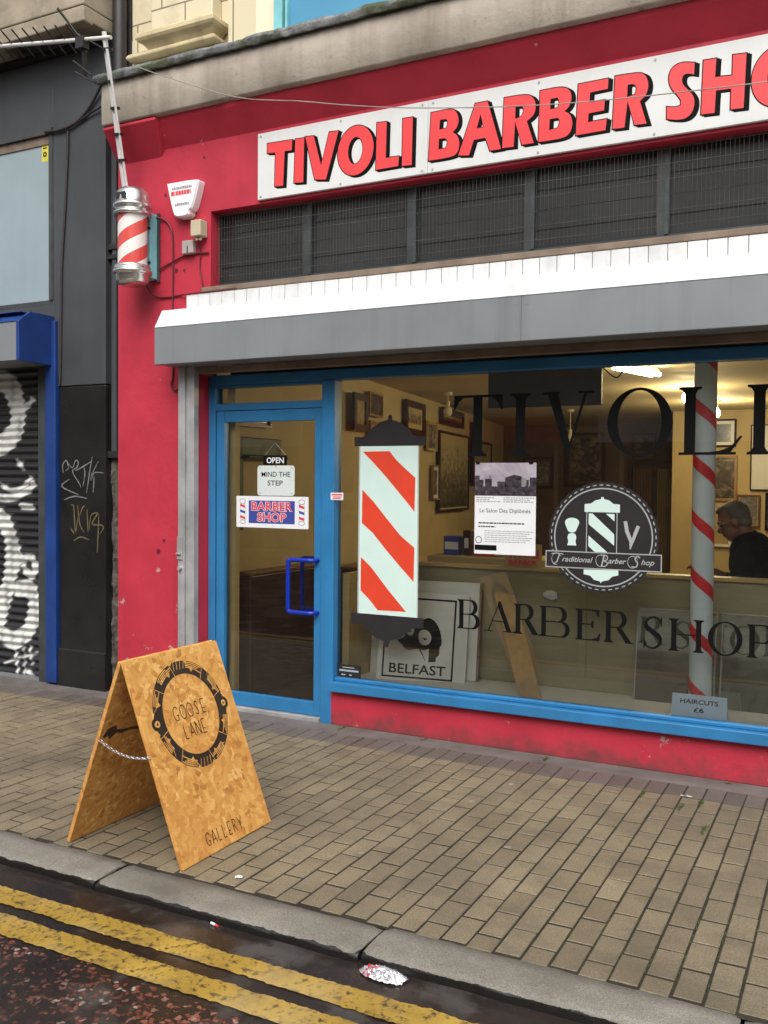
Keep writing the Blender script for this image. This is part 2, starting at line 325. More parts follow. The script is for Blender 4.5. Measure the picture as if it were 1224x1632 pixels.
m['greytext'] = M('grey_print', (0.22, 0.22, 0.24), 0.6, 0.05)
m['sign_blue'] = M('sign_blue', (0.045, 0.065, 0.30), 0.35, 0.05)
m['sign_pink'] = M('sign_red_print', (0.66, 0.05, 0.07), 0.35, 0.05)
m['plate'] = M('enamel_plate', (0.62, 0.68, 0.66), 0.3, 0.05)
m['card'] = M('pale_blue_card', (0.44, 0.58, 0.72), 0.6, 0.04)
m['glass'] = glass_mat('window_glass', (0.93, 0.95, 0.93), 0.0, 1.5, 0.012)
m['obscure'] = M('obscured_dark_glass', (0.028, 0.030, 0.031), 0.22, 0.5, 1.1, 0.12, 30, dirt=0.35, dcol=(0.055, 0.045, 0.034), spec=0.35)
m['mesh'] = M('rusty_wire', (0.075, 0.062, 0.05), 0.7, 0.4, 10)
m['chain'] = M('steel_chain', (0.68, 0.68, 0.68), 0.25, 0.1, metal=0.9)
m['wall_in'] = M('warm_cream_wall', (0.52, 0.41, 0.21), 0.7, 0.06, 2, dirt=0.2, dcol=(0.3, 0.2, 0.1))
m['ceil_in'] = M('cream_ceiling', (0.62, 0.52, 0.32), 0.8, 0.05, 2)
m['floor_in'] = M('brown_lino', (0.055, 0.033, 0.022), 0.35, 0.3, 3)
m['panel_in'] = M('olive_panel', (0.27, 0.25, 0.16), 0.5, 0.06, 2)
m['shelf_in'] = M('display_floor', (0.62, 0.62, 0.56), 0.5, 0.06, 3)
m['darkwood'] = M('dark_wood', (0.045, 0.018, 0.011), 0.35, 0.35, 6)
m['brownwood'] = M('brown_wood', (0.15, 0.055, 0.025), 0.4, 0.3, 6)
m['oak'] = M('oak_trim', (0.30, 0.16, 0.06), 0.45, 0.2, 6)
m['tan'] = M('tan_counter', (0.42, 0.31, 0.13), 0.45, 0.1)
m['green_in'] = M('green_paint', (0.035, 0.065, 0.045), 0.5, 0.2)
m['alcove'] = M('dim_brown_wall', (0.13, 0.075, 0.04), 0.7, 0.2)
m['mirror'] = M('tinted_mirror', (0.50, 0.49, 0.40), 0.05, 0.05, 2, metal=0.82)
m['skin'] = M('skin', (0.20, 0.095, 0.058), 0.5, 0.08, 10)
m['hair'] = M('grey_hair', (0.105, 0.085, 0.070), 0.7, 0.25, 40, 0.3)
m['jacket'] = M('black_jacket', (0.0045, 0.0045, 0.005), 0.85, 0.3, 12, 0.2, spec=0.1)
m['trouser'] = M('dark_trousers', (0.02, 0.02, 0.026), 0.85, 0.2)
m['moss'] = M('moss', (0.07, 0.10, 0.025), 0.95, 0.5, 40, 0.8)
m['foil'] = M('crumpled_foil', (0.72, 0.72, 0.75), 0.22, 0.1, 40, 0.4, 80, metal=0.75)
m['wrapred'] = M('wrapper_red', (0.5, 0.03, 0.06), 0.4, 0.1)
m['leaf'] = M('dry_leaf', (0.20, 0.12, 0.05), 0.8, 0.4, 40)
m['bulb'] = emit('lit_bulb', (1.0, 0.86, 0.55), 30.0)
m['pendant'] = M('white_lampholder', (0.72, 0.66, 0.48), 0.4, 0.05)
m['render2'] = M('pale_render', (0.50, 0.46, 0.40), 0.8, 0.15, 0.8, dirt=0.4, dcol=(0.25, 0.22, 0.19))
m['brick2'] = tiles_mat('dark_brick', (0.10, 0.055, 0.04), (0.13, 0.07, 0.05), (0.10, 0.09, 0.08), 0.22, 0.075, 0.01, 0.85)
m['shutter2'] = attr_paint('painted_black_slats', (0.020, 0.020, 0.022), (0.72, 0.72, 0.70), 0.35)
m['tag_grey'] = M('grey_spray', (0.22, 0.21, 0.21), 0.6, 0.3, 30)
m['tag_gold'] = M('gold_spray', (0.115, 0.092, 0.042), 0.6, 0.3, 30)
m['yellowstk'] = M('yellow_sticker', (0.62, 0.58, 0.07), 0.5, 0.1)

# ------------------------------------------------------------------ mesh helpers
class Fr:
    """a flat frame: origin o, right r, up u, outward n"""
    def __init__(s, o, r=(1, 0, 0), u=(0, 0, 1)):
        s.o = Vector(o); s.r = Vector(r).normalized(); s.u = Vector(u).normalized(); s.n = s.r.cross(s.u)
    def __call__(s, a, b, c=0.0): return s.o+s.r*a+s.u*b+s.n*c
def FY(y): return Fr((0, y, 0))
class MB:
    def __init__(s): s.v = []; s.f = []; s.mi = []; s.tone = []; s.t = None; s.sm = []
    def add(s, vs, fs, mi=0, smooth=False):
        o = len(s.v); s.v += [Vector(p) for p in vs]; s.tone += [s.t]*len(vs)
        for f in fs: s.f.append(tuple(i+o for i in f)); s.mi.append(mi); s.sm.append(smooth)
        return s
    def box(s, x0, x1, y0, y1, z0, z1, mi=0, fr=None):
        if fr is None: P = lambda a, b, c: Vector((a, b, c))
        else: P = lambda a, b, c: fr(a, c, -b)                 # b goes into the surface
        vs = [P(x, y, z) for z in (z0, z1) for y in (y0, y1) for x in (x0, x1)]
        return s.add(vs, [(0, 2, 3, 1), (4, 5, 7, 6), (0, 1, 5, 4), (2, 6, 7, 3), (0, 4, 6, 2), (1, 3, 7, 5)], mi)
    def poly(s, loops, fr, c=0.0, mi=0, depth=0.0):
        if not hasattr(loops[0][0], '__len__'): loops = [loops]
        vl = [[Vector((p[0], p[1], 0)) for p in L] for L in loops]
        tri = tessellate_polygon(vl); flat = [p for L in vl for p in L]
        def up(t):
            a, b, d = (flat[i] for i in t); return t if (b-a).cross(d-a).z > 0 else (t[0], t[2], t[1])
        tri = [up(t) for t in tri]
        s.add([fr(p.x, p.y, c) for p in flat], tri, mi)
        if depth:
            o = 0
            for L in vl:
                n = len(L); ar = sum(L[i].x*L[(i+1) % n].y-L[(i+1) % n].x*L[i].y for i in range(n))
                vs = [fr(p.x, p.y, c) for p in L]+[fr(p.x, p.y, c-depth) for p in L]
                fs = [(i, i+n, (i+1) % n+n, (i+1) % n) for i in range(n)]
                s.add(vs, fs, mi)
            s.add([fr(p.x, p.y, c-depth) for p in flat], [(t[0], t[2], t[1]) for t in tri], mi)
        return s
    def rect(s, a0, a1, b0, b1, fr, c=0.0, mi=0): return s.poly([(a0, b0), (a1, b0), (a1, b1), (a0, b1)], fr, c, mi)
    def tube(s, pts, r, n=8, mi=0, cap=True, smooth=True):
        pts = [Vector(p) for p in pts]; rs = r if hasattr(r, '__len__') else [r]*len(pts)
        vs = []; up = None
        for i, p in enumerate(pts):
            d = (pts[min(i+1, len(pts)-1)]-pts[max(i-1, 0)]).normalized()
            if up is None: up = d.orthogonal().normalized()
            up = (up-d*up.dot(d)).normalized() if (up-d*up.dot(d)).length > 1e-6 else d.orthogonal().normalized()
            w = d.cross(up)
            vs += [p+(up*math.cos(2*PI*k/n)+w*math.sin(2*PI*k/n))*rs[i] for k in range(n)]
        fs = [(i*n+k, i*n+(k+1) % n, (i+1)*n+(k+1) % n, (i+1)*n+k) for i in range(len(pts)-1) for k in range(n)]
        s.add(vs, fs, mi, smooth)
        if cap: s.add(vs[:n], [tuple(range(n))[::-1]], mi); s.add(vs[-n:], [tuple(range(n))], mi)
        return s
    def lathe(s, prof, cx, cy, n=32, mi=0, smooth=True):
        vs = [(cx+r*math.cos(2*PI*k/n), cy+r*math.sin(2*PI*k/n), z) for r, z in prof for k in range(n)]
        fs = [(i*n+k, i*n+(k+1) % n, (i+1)*n+(k+1) % n, (i+1)*n+k) for i in range(len(prof)-1) for k in range(n)]
        s.add(vs, fs, mi, smooth)
        for i, fl in ((0, True), (len(prof)-1, False)):
            if prof[i][0] > 1e-5:
                idx = tuple(range(i*n, i*n+n)); s.add(vs[i*n:i*n+n], [tuple(range(n))[::-1] if fl else tuple(range(n))], mi)
        return s
    def ring(s, r0, r1, fr, c=0.0, mi=0, a0=0.0, a1=2*PI, n=64, cen=(0, 0)):
        k = max(2, int(n*(a1-a0)/(2*PI))); vs = []
        for i in range(k+1):
            a = a0+(a1-a0)*i/k
            vs += [fr(cen[0]+r0*math.cos(a), cen[1]+r0*math.sin(a), c), fr(cen[0]+r1*math.cos(a), cen[1]+r1*math.sin(a), c)]
        return s.add(vs, [(2*i, 2*i+1, 2*i+3, 2*i+2) for i in range(k)], mi)
    def disc(s, R, fr, c=0.0, mi=0, n=48, cen=(0, 0), wob=0.0, k=0):
        return s.poly([(cen[0]+(R+wob*math.cos(k*2*PI*i/n))*math.cos(2*PI*i/n), cen[1]+(R+wob*math.cos(k*2*PI*i/n))*math.sin(2*PI*i/n)) for i in range(n)], fr, c, mi)
    def stroke(s, pts, w, fr, c=0.0, mi=0):
        return s.poly(ribbon(pts, w), fr, c, mi)
    def text(s, body, h, fr, c=0.0, mi=0, at=(0, 0), align='CENTER', bold=0.0, shear=0.0, sx=1.0, width=None):
        cu_ = bpy.data.curves.new('t', 'FONT'); cu_.body = body; cu_.size = h/0.73; cu_.offset = bold; cu_.shear = shear; cu_.resolution_u = 3; cu_.fill_mode = 'FRONT'
        o = bpy.data.objects.new('t', cu_); me = bpy.data.meshes.new_from_object(o)
        xs = [v.co.x for v in me.vertices]; x0, x1 = min(xs), max(xs)
        k = width/(x1-x0) if width else sx
        off = {'CENTER': (x0+x1)/2, 'LEFT': x0, 'RIGHT': x1}[align]
        fs = []
        for p in me.polygons:
            f = tuple(p.vertices); fs.append(f if p.normal.z > 0 else f[::-1])
        s.add([fr(at[0]+(v.co.x-off)*k, at[1]+v.co.y, c) for v in me.vertices], fs, mi)
        bpy.data.objects.remove(o); bpy.data.meshes.remove(me); bpy.data.curves.remove(cu_); return s
def ribbon(pts, w):
    pts = [Vector((p[0], p[1])) for p in pts]; n = len(pts); ws = w if hasattr(w, '__len__') else [w]*n
    L = []; R = []
    for i, p in enumerate(pts):
        d = (pts[min(i+1, n-1)]-pts[max(i-1, 0)]).normalized(); q = Vector((-d.y, d.x))
        L.append(p+q*ws[i]/2); R.append(p-q*ws[i]/2)
    return [tuple(p) for p in L]+[tuple(p) for p in R[::-1]]
def spline(pts, k=6):
    P = [Vector(p) for p in pts]; out = []
    for i in range(len(P)-1):
        a, b, c, d = P[max(i-1, 0)], P[i], P[i+1], P[min(i+2, len(P)-1)]
        for j in range(k):
            t = j/k; out.append(0.5*((2*b)+(c-a)*t+(2*a-5*b+4*c-d)*t*t+(3*b-a-3*c+d)*t**3))
    return out+[P[-1]]
def soften(loop, it=2, lim=62):
    P = [Vector((p[0], p[1])) for p in loop]
    for _ in range(it):
        out = []; n = len(P)
        for i, p in enumerate(P):
            a, b = P[i-1], P[(i+1) % n]; ang = math.degrees((p-a).angle(b-p)) if (p-a).length > 1e-9 and (b-p).length > 1e-9 else 0
            if ang < lim and ang > 4: out += [p.lerp(a, 0.25), p.lerp(b, 0.25)]
            else: out.append(p)
        P = out
    return [tuple(p) for p in P]
def rrect(x0, x1, z0, z1, r, n=5):
    return [(cx_+r*math.cos(a0+PI/2*i/n), cz_+r*math.sin(a0+PI/2*i/n)) for cx_, cz_, a0 in ((x1-r, z1-r, 0), (x0+r, z1-r, PI/2), (x0+r, z0+r, PI), (x1-r, z0+r, 3*PI/2)) for i in range(n+1)]
def grow(loop, d):
    P = [Vector((p[0], p[1])) for p in loop]; n = len(P)
    ar = sum(P[i].x*P[(i+1) % n].y-P[(i+1) % n].x*P[i].y for i in range(n)); sg = 1 if ar > 0 else -1; out = []
    for i, p in enumerate(P):
        e1 = (p-P[i-1]).normalized(); e2 = (P[(i+1) % n]-p).normalized()
        n1 = Vector((e1.y, -e1.x))*sg; n2 = Vector((e2.y, -e2.x))*sg; k = n1+n2
        k = k/max(0.35, (1+n1.dot(n2))); out.append(tuple(p+k*d))
    return out

ROOT = {}
def base_of(o):
    while o.parent: o = o.parent
    return ROOT[o.name]
def thing(name, label, cat, loc, group=None):
    o = bpy.data.objects.new(name, None); COL.objects.link(o); o.location = loc; o.empty_display_size = 0.1
    o['label'] = label; o['category'] = cat
    if group: o['group'] = group
    ROOT[o.name] = Vector(loc); return o
def obj(name, mb, mats, parent=None, bev=0.0, label=None, seg=2, auto=False):
    mats = mats if isinstance(mats, (list, tuple)) else [mats]
    if parent is None:
        xs = [v.x for v in mb.v]; ys = [v.y for v in mb.v]; zs = [v.z for v in mb.v]
        base = Vector(((min(xs)+max(xs))/2, (min(ys)+max(ys))/2, min(zs)))
    else: base = base_of(parent)
    me = bpy.data.meshes.new(name); me.from_pydata([v-base for v in mb.v], [], mb.f)
    for mt in mats: me.materials.append(mt if not isinstance(mt, str) else m[mt])
    me.polygons.foreach_set('material_index', mb.mi); me.polygons.foreach_set('use_smooth', mb.sm)
    if any(t is not None for t in mb.tone):
        ca = me.color_attributes.new('tone', 'FLOAT_COLOR', 'POINT')
        for i, t in enumerate(mb.tone): ca.data[i].color = (*(t or (0, 0, 0)), 1)
    me.validate(); me.update()
    o = bpy.data.objects.new(name, me); COL.objects.link(o)
    if parent is None: o.location = base; ROOT[o.name] = base
    else: o.parent = parent
    if bev:
        b = o.modifiers.new('bevel', 'BEVEL'); b.width = bev; b.segments = seg; b.limit_method = 'ANGLE'; b.angle_limit = math.radians(40)
    if label: o['label'] = label
    return o
def tag(o, label, cat, group=None):
    o['label'] = label; o['category'] = cat
    if group: o['group'] = group
    return o
def struct(name, mb, mats, kind='structure', **kw):
    o = obj(name, mb, mats, **kw); o['kind'] = kind; return o
def B(*a, **k): return MB().box(*a, **k)

# ================================================================== SETTING
struct('ground', MB().add([(-150, -150, -0.2), (150, -150, -0.2), (150, 150, -0.2), (-150, 150, -0.2)], [(0, 1, 2, 3)]), 'ground')
g = MB(); nx, ny = 60, 24
struct('road', MB().add([(-40, -11.0, -0.042), (40, -11.0, -0.042), (40, -2.44, -0.042), (-40, -2.44, -0.042)], [(0, 1, 2, 3)]), 'road')
def ragged(y0, y1, seed):
    mb = MB(); N = 900; x0, x1 = -9.0, 4.0
    def e(x, s): return 0.008*mnoise.noise((x*9, s, 0))+0.007*mnoise.noise((x*38, s+4, 1))+0.006*mnoise.noise((x*90, s+6, 1))+0.012*mnoise.noise((x*1.3, s+9, 2))+0.02*max(0, mnoise.noise((x*3.1, s+2, 5))-0.3)
    vs = []
    for i in range(N+1):
        x = x0+(x1-x0)*i/N; vs += [(x, y0+e(x, seed), -0.038), (x, y1+e(x, seed+20), -0.038)]
    mb.add(vs, [(2*i, 2*i+2, 2*i+3, 2*i+1) for i in range(N)]); return mb
struct('road_marking', ragged(-2.812, -2.702, 3), 'yellow')
struct('road_marking', ragged(-2.985, -2.872, 8), 'yellow')
# kerb: long granite stones with worn, rounded edges
kb = MB()
for i in range(-8, 5):
    x0, x1 = -1.507+1.215*i+0.006, -1.507+1.215*(i+1)-0.006; n = 34
    dz = random.uniform(-0.004, 0.004); dy = random.uniform(-0.006, 0.006)
    prof = [(-2.352, -0.10), (-2.352, -0.010), (-2.356, 0.0), (-2.42, 0.002), (-2.49, 0.002), (-2.526, 0.0), (-2.540, -0.006), (-2.548, -0.018), (-2.552, -0.11)]
    vs = []
    for k in range(n+1):
        x = x0+(x1-x0)*k/n; ed = 0.008 if k in (0, n) else 0
        for j, (y, z) in enumerate(prof):
            w = mnoise.noise((x*6, y*14, i*3.1))*0.006+mnoise.noise((x*25, y*40, i))*0.0025
            vs.append((x, y+dy+(w if j > 3 else 0), z+dz+w*(1 if 1 < j < 8 else 0)-ed*(1 if 1 < j < 8 else 0)))
    q = len(prof)
    kb.add(vs, [(k*q+j, (k+1)*q+j, (k+1)*q+j+1, k*q+j+1) for k in range(n) for j in range(q-1)], 0, True)
    kb.add(vs[:q], [tuple(range(q))]); kb.add(vs[-q:], [tuple(range(q))[::-1]])
struct('kerb', kb, 'granite')
struct('paving_bed', MB().add([(-14, -2.36, -0.0030), (4, -2.36, -0.0030), (4, 0.3, -0.0030), (-14, 0.3, -0.0030)], [(0, 1, 2, 3)]), 'joint')
pv = MB()
def brick(x0, x1, y0, y1, tone, sold):
    b = 0.0030; z = random.uniform(-0.0009, 0.0012); t1, t2 = random.uniform(-1, 1)*0.0010, random.uniform(-1, 1)*0.0010
    pv.t = (tone, sold, 0)
    j = lambda: random.uniform(-0.0014, 0.0014)
    x0, x1, y0, y1 = x0+j(), x1+j(), y0+j(), y1+j()
    vs = [(x0, y0, -0.02), (x1, y0, -0.02), (x1, y1, -0.02), (x0, y1, -0.02),
          (x0, y0, z-0.0022), (x1, y0, z-0.0022), (x1, y1, z-0.0022), (x0, y1, z-0.0022),
          (x0+b, y0+b, z-t1-t2), (x1-b, y0+b, z+t1-t2), (x1-b, y1-b, z+t1+t2), (x0+b, y1-b, z-t1+t2)]
    pv.add(vs, [(0, 1, 5, 4), (1, 2, 6, 5), (2, 3, 7, 6), (3, 0, 4, 7), (4, 5, 9, 8), (5, 6, 10, 9), (6, 7, 11, 10), (7, 4, 8, 11), (8, 9, 10, 11)])
for i in range(-120, 32):
    x0 = -1.1+i*0.0985; y = -0.364; first = True
    while y > -2.348:
        L = 0.0985 if (first and i % 2) else 0.197
        yb = max(y-L, -2.350)
        if y-yb > 0.02:
            tn = min(1, max(0, random.gauss(0.45, 0.09)+0.16*mnoise.noise((x0*0.6, y*0.8, 3))))
            if random.random() < 0.03: tn *= 0.5
            brick(x0+0.0048, x0+0.0937, yb+0.0060, y-0.0060, tn, 0.0)
        y = yb; first = False
    brick(x0+0.0040, x0+0.0945, -0.358, -0.168, min(1, max(0, random.gauss(0.5, 0.25))), 1.0)
struct('paving', pv, 'paving')
cs = MB(); N = 300; vs = []
for i in range(N+1):
    x = -13+16*i/N; vs += [(x, -0.166+0.012*mnoise.noise((x*7, 0, 0))+0.006*mnoise.noise((x*30, 3, 0)), -0.002), (x, 0.05, 0.004)]
cs.add(vs, [(2*i, 2*i+2, 2*i+3, 2*i+1) for i in range(N)]); struct('pavement_edge', cs, 'cstrip')
# moss and seedlings in the joints
ms = MB()
def tuft(x, y, k, h):
    for _ in range(k):
        a = random.uniform(0, 2*PI); rr = random.gauss(0, 1); px, py = x+0.004*random.gauss(0, 1), y+0.03*rr
        q = random.uniform(0.003, 0.009); hh = random.uniform(0.3, 1)*h
        ms.add([(px-q*math.cos(a), py-q*math.sin(a), -0.006), (px+q*math.cos(a), py+q*math.sin(a), -0.006), (px+random.uniform(-1, 1)*hh*0.6, py+random.uniform(-1, 1)*hh*0.6, -0.004+hh)], [(0, 1, 2)])
for i in range(1100):
    c = random.randint(-16, 9); x = -1.1+c*0.0985; y = random.uniform(-2.3, -0.3)
    if mnoise.noise((x*1.3, y*1.7, 5)) > 0.16: tuft(x, y, 5, 0.007)
for x, y in ((-1.62, -0.06), (-0.78, -0.55), (-0.99, -0.42), (-0.63, -0.8), (-0.7, -0.42), (-3.0, -0.05)): tuft(x, y, 60, 0.022)
struct('joint_moss', ms, 'moss', 'stuff')

# ================================================================== BARBER SHOP BUILDING
shop = thing('barber_shop_building', 'red painted barber shop with blue door and window frames under a concrete ledge', 'shop', (-1.6, 0.6, 0))
obj('pilaster', MB().poly([(-4.88, 0.0), (-4.16, 0.0), (-4.16, 2.70), (-4.04, 2.70), (-4.04, 3.4625), (-4.88, 3.4625)], FY(-0.10), 0, 0, 0.38), 'red', shop)
FX = Fr((0, 0, 0), (0, 1, 0), (0, 0, 1))
fa = MB().poly([(-0.10, 3.463), (0.0, 3.463), (0.12, 3.463), (0.12, 4.118), (-0.225, 4.118), (-0.215, 4.09), (-0.10, 3.945)], FX, 1.6, 0, 6.48)
obj('fascia', fa, 'red', shop)
cb = MB().poly([(-0.10, 3.90), (-0.099, 3.90), (-0.05, 4.117), (-0.262, 4.117), (-0.262, 4.07)], FX, -4.42, 0, 0.46)
cb = MB().add([(-4.879, -0.098, 3.895), (-4.47, -0.098, 3.895), (-4.40, -0.258, 4.095), (-4.879, -0.258, 4.095), (-4.879, -0.258, 4.117), (-4.40, -0.258, 4.117), (-4.36, -0.08, 4.117), (-4.879, -0.08, 4.117)],
              [(0, 1, 2, 3), (3, 2, 5, 4), (1, 6, 5, 2), (0, 3, 4, 7), (4, 5, 6, 7)])
obj('corbel', cb, 'red', shop, 0.012)
# concrete ledge with knocked edges
bm_ = MB(); n = 140; vs = []
prof = [(0.10, 4.121), (-0.235, 4.121), (-0.262, 4.126), (-0.270, 4.136), (-0.272, 4.28), (-0.268, 4.425), (0.10, 4.425)]
for k in range(n+1):
    x = -4.875+6.5*k/n
    chip = max(0, mnoise.noise((x*3.3, 1, 4))-0.35)*0.10
    for j, (y, z) in enumerate(prof):
        w = mnoise.noise((x*4, j*0.9, 2))*0.004
        vs.append((x, y+(w if 1 < j < 6 else 0)+(chip if j in (2, 3) else 0), z+(chip*0.8 if j in (2, 3) else 0)))
q = len(prof)
bm_.add(vs, [(k*q+j, k*q+j+1, (k+1)*q+j+1, (k+1)*q+j) for k in range(n) for j in range(q-1)], 0, True)
bm_.add(vs[:q], [tuple(range(q))[::-1]]); bm_.add(vs[-q:], [tuple(range(q))])
ledge = obj('concrete_ledge', bm_, 'concrete', shop)
fl = MB(); n = 160; vs = []
for k in range(n+1):
    x = -4.92+6.6*k/n; w = lambda s: mnoise.noise((x*5, s, 7))*0.014+mnoise.noise((x*21, s, 2))*0.009
    for y, z in ((-0.30+w(1)*0.5, 4.418+w(2)), (-0.318+w(3), 4.442+w(4)), (-0.305+w(5), 4.470+w(6)), (-0.05, 4.492+w(7)), (0.1, 4.50)): vs.append((x, y, z))
fl.add(vs, [(k*5+j, k*5+j+1, (k+1)*5+j+1, (k+1)*5+j) for k in range(n) for j in range(4)], 0, True); fl.add(vs[:5], [tuple(range(5))[::-1]])
fl.add([v for k in range(n+1) for v in (vs[k*5], (vs[k*5][0], -0.25, 4.428))], [(2*k, 2*k+2, 2*k+3, 2*k+1) for k in range(n)])
obj('flashing', fl, 'lead', ledge)
# upper storey in cream glazed blocks
obj('upper_wall', B(-4.88, 1.6, 0.05, 0.3, 4.43, 7.2), 'faience', shop)
up = obj('upper_pilaster', MB().box(-4.61, -4.065, -0.06, 0.047, 4.80, 7.2).box(-4.80, -4.03, -0.04, 0.044, 4.45, 4.628).box(-4.63, -4.05, -0.05, 0.046, 4.632, 4.70), 'faience', shop, 0.01)
md = MB()
def moulding(mb, prof, x0, x1, yb):
    """a projecting course with mitred returns"""
    vs = []
    for y, z in prof: vs += [(x0+y, yb, z), (x0+y, y+0, z), (x1-y, y+0, z), (x1-y, yb, z)]
    k = len(prof)
    mb.add(vs, [(i*4+j, i*4+j+1, (i+1)*4+j+1, (i+1)*4+j) for i in range(k-1) for j in range(3)])
    mb.add(vs[:4], [(3, 2, 1, 0)]); mb.add(vs[-4:], [(0, 1, 2, 3)])
moulding(md, [(-0.055, 4.675), (-0.085, 4.682), (-0.110, 4.715), (-0.138, 4.728), (-0.150, 4.745), (-0.150, 4.775), (-0.138, 4.785), (-0.090, 4.793), (-0.062, 4.82)], -4.53, -4.14, 0.04)
moulding(md, [(-0.045, 4.628), (-0.085, 4.632), (-0.100, 4.646), (-0.100, 4.664), (-0.085, 4.680), (-0.045, 4.688)], -4.71, -4.12, 0.04)
obj('pilaster_base', md, 'faience_m', up, 0.006)
obj('window_pier', MB().poly([(-3.80, 0.047), (-3.73, -0.02), (-3.64, -0.02), (-3.585, 0.047)], Fr((0, 0, 4.45), (1, 0, 0), (0, -1, 0)), 0, 0, 0.0) if False else
    MB().add([(-3.95, 0.047, 4.45), (-3.95, -0.03, 4.45), (-3.72, -0.03, 4.45), (-3.60, 0.047, 4.45), (-3.95, 0.047, 7.2), (-3.95, -0.03, 7.2), (-3.72, -0.03, 7.2), (-3.60, 0.047, 7.2)],
             [(0, 1, 5, 4), (1, 2, 6, 5), (2, 3, 7, 6), (4, 5, 6, 7)]), 'faience', shop)
uw = obj('upper_window', MB().box(-3.598, -3.53, 0.0, 0.046, 4.45, 6.8).box(-3.508, -3.49, 0.0, 0.046, 4.45, 6.8).box(-0.9, -0.85, 0.0, 0.046, 4.45, 6.8).box(-3.49, -0.9, 0.02, 0.046, 4.45, 4.60), 'turq', shop)
obj('panel', B(-3.489, -0.9, 0.03, 0.045, 4.601, 6.8), 'skyboard', uw)

# clerestory windows behind the wire guard
cw = obj('clerestory_window', MB().box(-4.10, 1.3, 0.0, 0.05, 3.462, 3.50).box(-4.10, 1.3, -0.005, 0.05, 2.945, 2.985).box(-4.10, -4.035, -0.004, 0.05, 2.985, 3.462), 'darkframe', shop)
for i in range(7):
    x = -3.318+0.767*i
    obj('mullion', MB().box(x-0.036, x+0.004, -0.002, 0.05, 2.985, 3.462).box(x+0.006, x+0.030, -0.012, 0.05, 2.985, 3.462, 1), ['darkframe', 'tealframe'], cw)
    xl = -4.035 if i == 0 else x-0.767+0.031
    pane = MB().box(xl, x-0.037, 0.028, 0.034, 2.985, 3.462)
    for z in (3.10, 3.215, 3.33): pane.box(xl, x-0.037, 0.022, 0.027, z, z+0.008)
    obj('pane', pane, 'obscure', cw)
wm = MB()
x = -4.03
while x < 1.25:
    if abs(((x+3.318)/0.767) % 1-0.0) > 0.04: wm.tube([(x, -0.055, 2.99), (x+random.uniform(-.002, .002), -0.055, 3.455)], 0.0012, 4, cap=False)
    x += 0.0235
for k in range(6):
    z = 3.02+0.083*k; wm.tube([(x, -0.058+0.003*math.sin(x*5+k), z+0.004*mnoise.noise((x*2, k, 0))) for x in [(-4.03+0.11*j) for j in range(49)]], 0.0016, 4, cap=False)
obj('wire_guard', wm, 'mesh', cw)
obj('window_ledge', MB().box(-4.10, 1.6, -0.13, 0.0, 2.905, 2.943), 'wood', shop, 0.004)
cl = MB(); x = -4.23; k = 0
while x < 1.6:
    cl.box(x, x+0.0978, -0.125-0.0005*(k % 2), -0.106, 2.70, 2.902); x += 0.102; k += 1
cl.box(-4.23, 1.6, -0.119, -0.107, 2.70, 2.90, 1)
obj('cladding', cl, ['pvc', 'groove'], shop, 0.0012)
# roller shutter housing and guide rail
bx = MB()
for x0, x1 in ((-4.32, -1.712), (-1.710, 1.6)):
    bx.poly([(-0.125, 2.40), (-0.125, 2.785), (-0.275, 2.772), (-0.35, 2.646), (-0.35, 2.397), (-0.325, 2.392), (-0.325, 2.40)], FX, x1, 0, x1-x0)
for x in (-1.75, -1.735, -1.685, -1.67):
    for z in (2.43, 2.60): bx.add([(x+0.005*math.cos(a*PI/3), -0.3525, z+0.005*math.sin(a*PI/3)) for a in range(6)], [tuple(range(6))])
hb = obj('shutter_housing', bx, 'galv', shop, 0.006)
bt = MB().box(-4.12, 1.55, -0.14, -0.085, 2.352, 2.394)
for i in range(34): bt.box(-4.0+i*0.165, -4.0+i*0.165+0.02, -0.1425, -0.139, 2.366, 2.372)
obj('sky_glare_sheet', MB().add([(-4.318, -0.277, 2.7755), (1.6, -0.277, 2.7755), (1.6, -0.3535, 2.649), (-4.318, -0.3535, 2.649)], [(0, 3, 2, 1)]).add([(-4.318, -0.277, 2.7755), (1.6, -0.277, 2.7755), (1.6, -0.127, 2.789), (-4.318, -0.127, 2.789)], [(0, 1, 2, 3)]), 'pvc', hb)  # white sheet added over the grey metal to paint its sky-lit slope
obj('bottom_bar', bt, 'wood', hb, 0.003)
gr = MB().box(-4.262, -4.205, -0.175, -0.105, 0.0, 2.40).box(-4.203, -4.135, -0.160, -0.105, 0.0, 2.40).box(-4.275, -4.262, -0.12, -0.105, 0.0, 2.40)
gr2 = obj('guide_rail', gr, 'rail', shop, 0.004)
obj('lock', MB().box(-4.262, -4.215, -0.183, -0.176, 1.06, 1.22).tube([(-4.235, -0.175, 1.0), (-4.235, -0.20, 1.0)], 0.013, 14).tube([(-4.265, -0.19, 1.10), (-4.225, -0.19, 1.10)], 0.007), 'rail', gr2)
for x, z, r_ in ((-4.44, 3.625, 0.012), (-4.33, 3.70, 0.008), (-4.40, 3.66, 0.006), (-4.27, 3.08, 0.011), (-4.34, 3.085, 0.014), (-4.10, 3.84, 0.010), (-4.45, 1.18, 0.012), (-4.50, 1.10, 0.016)): obj('fixing_hole', MB().poly([(x+r_*(1+0.4*mnoise.noise((i, x, z)))*math.cos(2*PI*i/9), z+r_*(1.2+0.5*mnoise.noise((i, z, x)))*math.sin(2*PI*i/9)) for i in range(9)], FY(-0.1008)), 'redcable', shop)
obj('plinth_wall', B(-3.12, 1.6, 0.0, 0.25, 0.0, 0.234), 'red', shop, 0.008)
obj('reveal', MB().box(-4.159, -4.145, -0.095, 0.25, 0.0, 2.35), 'red', shop)
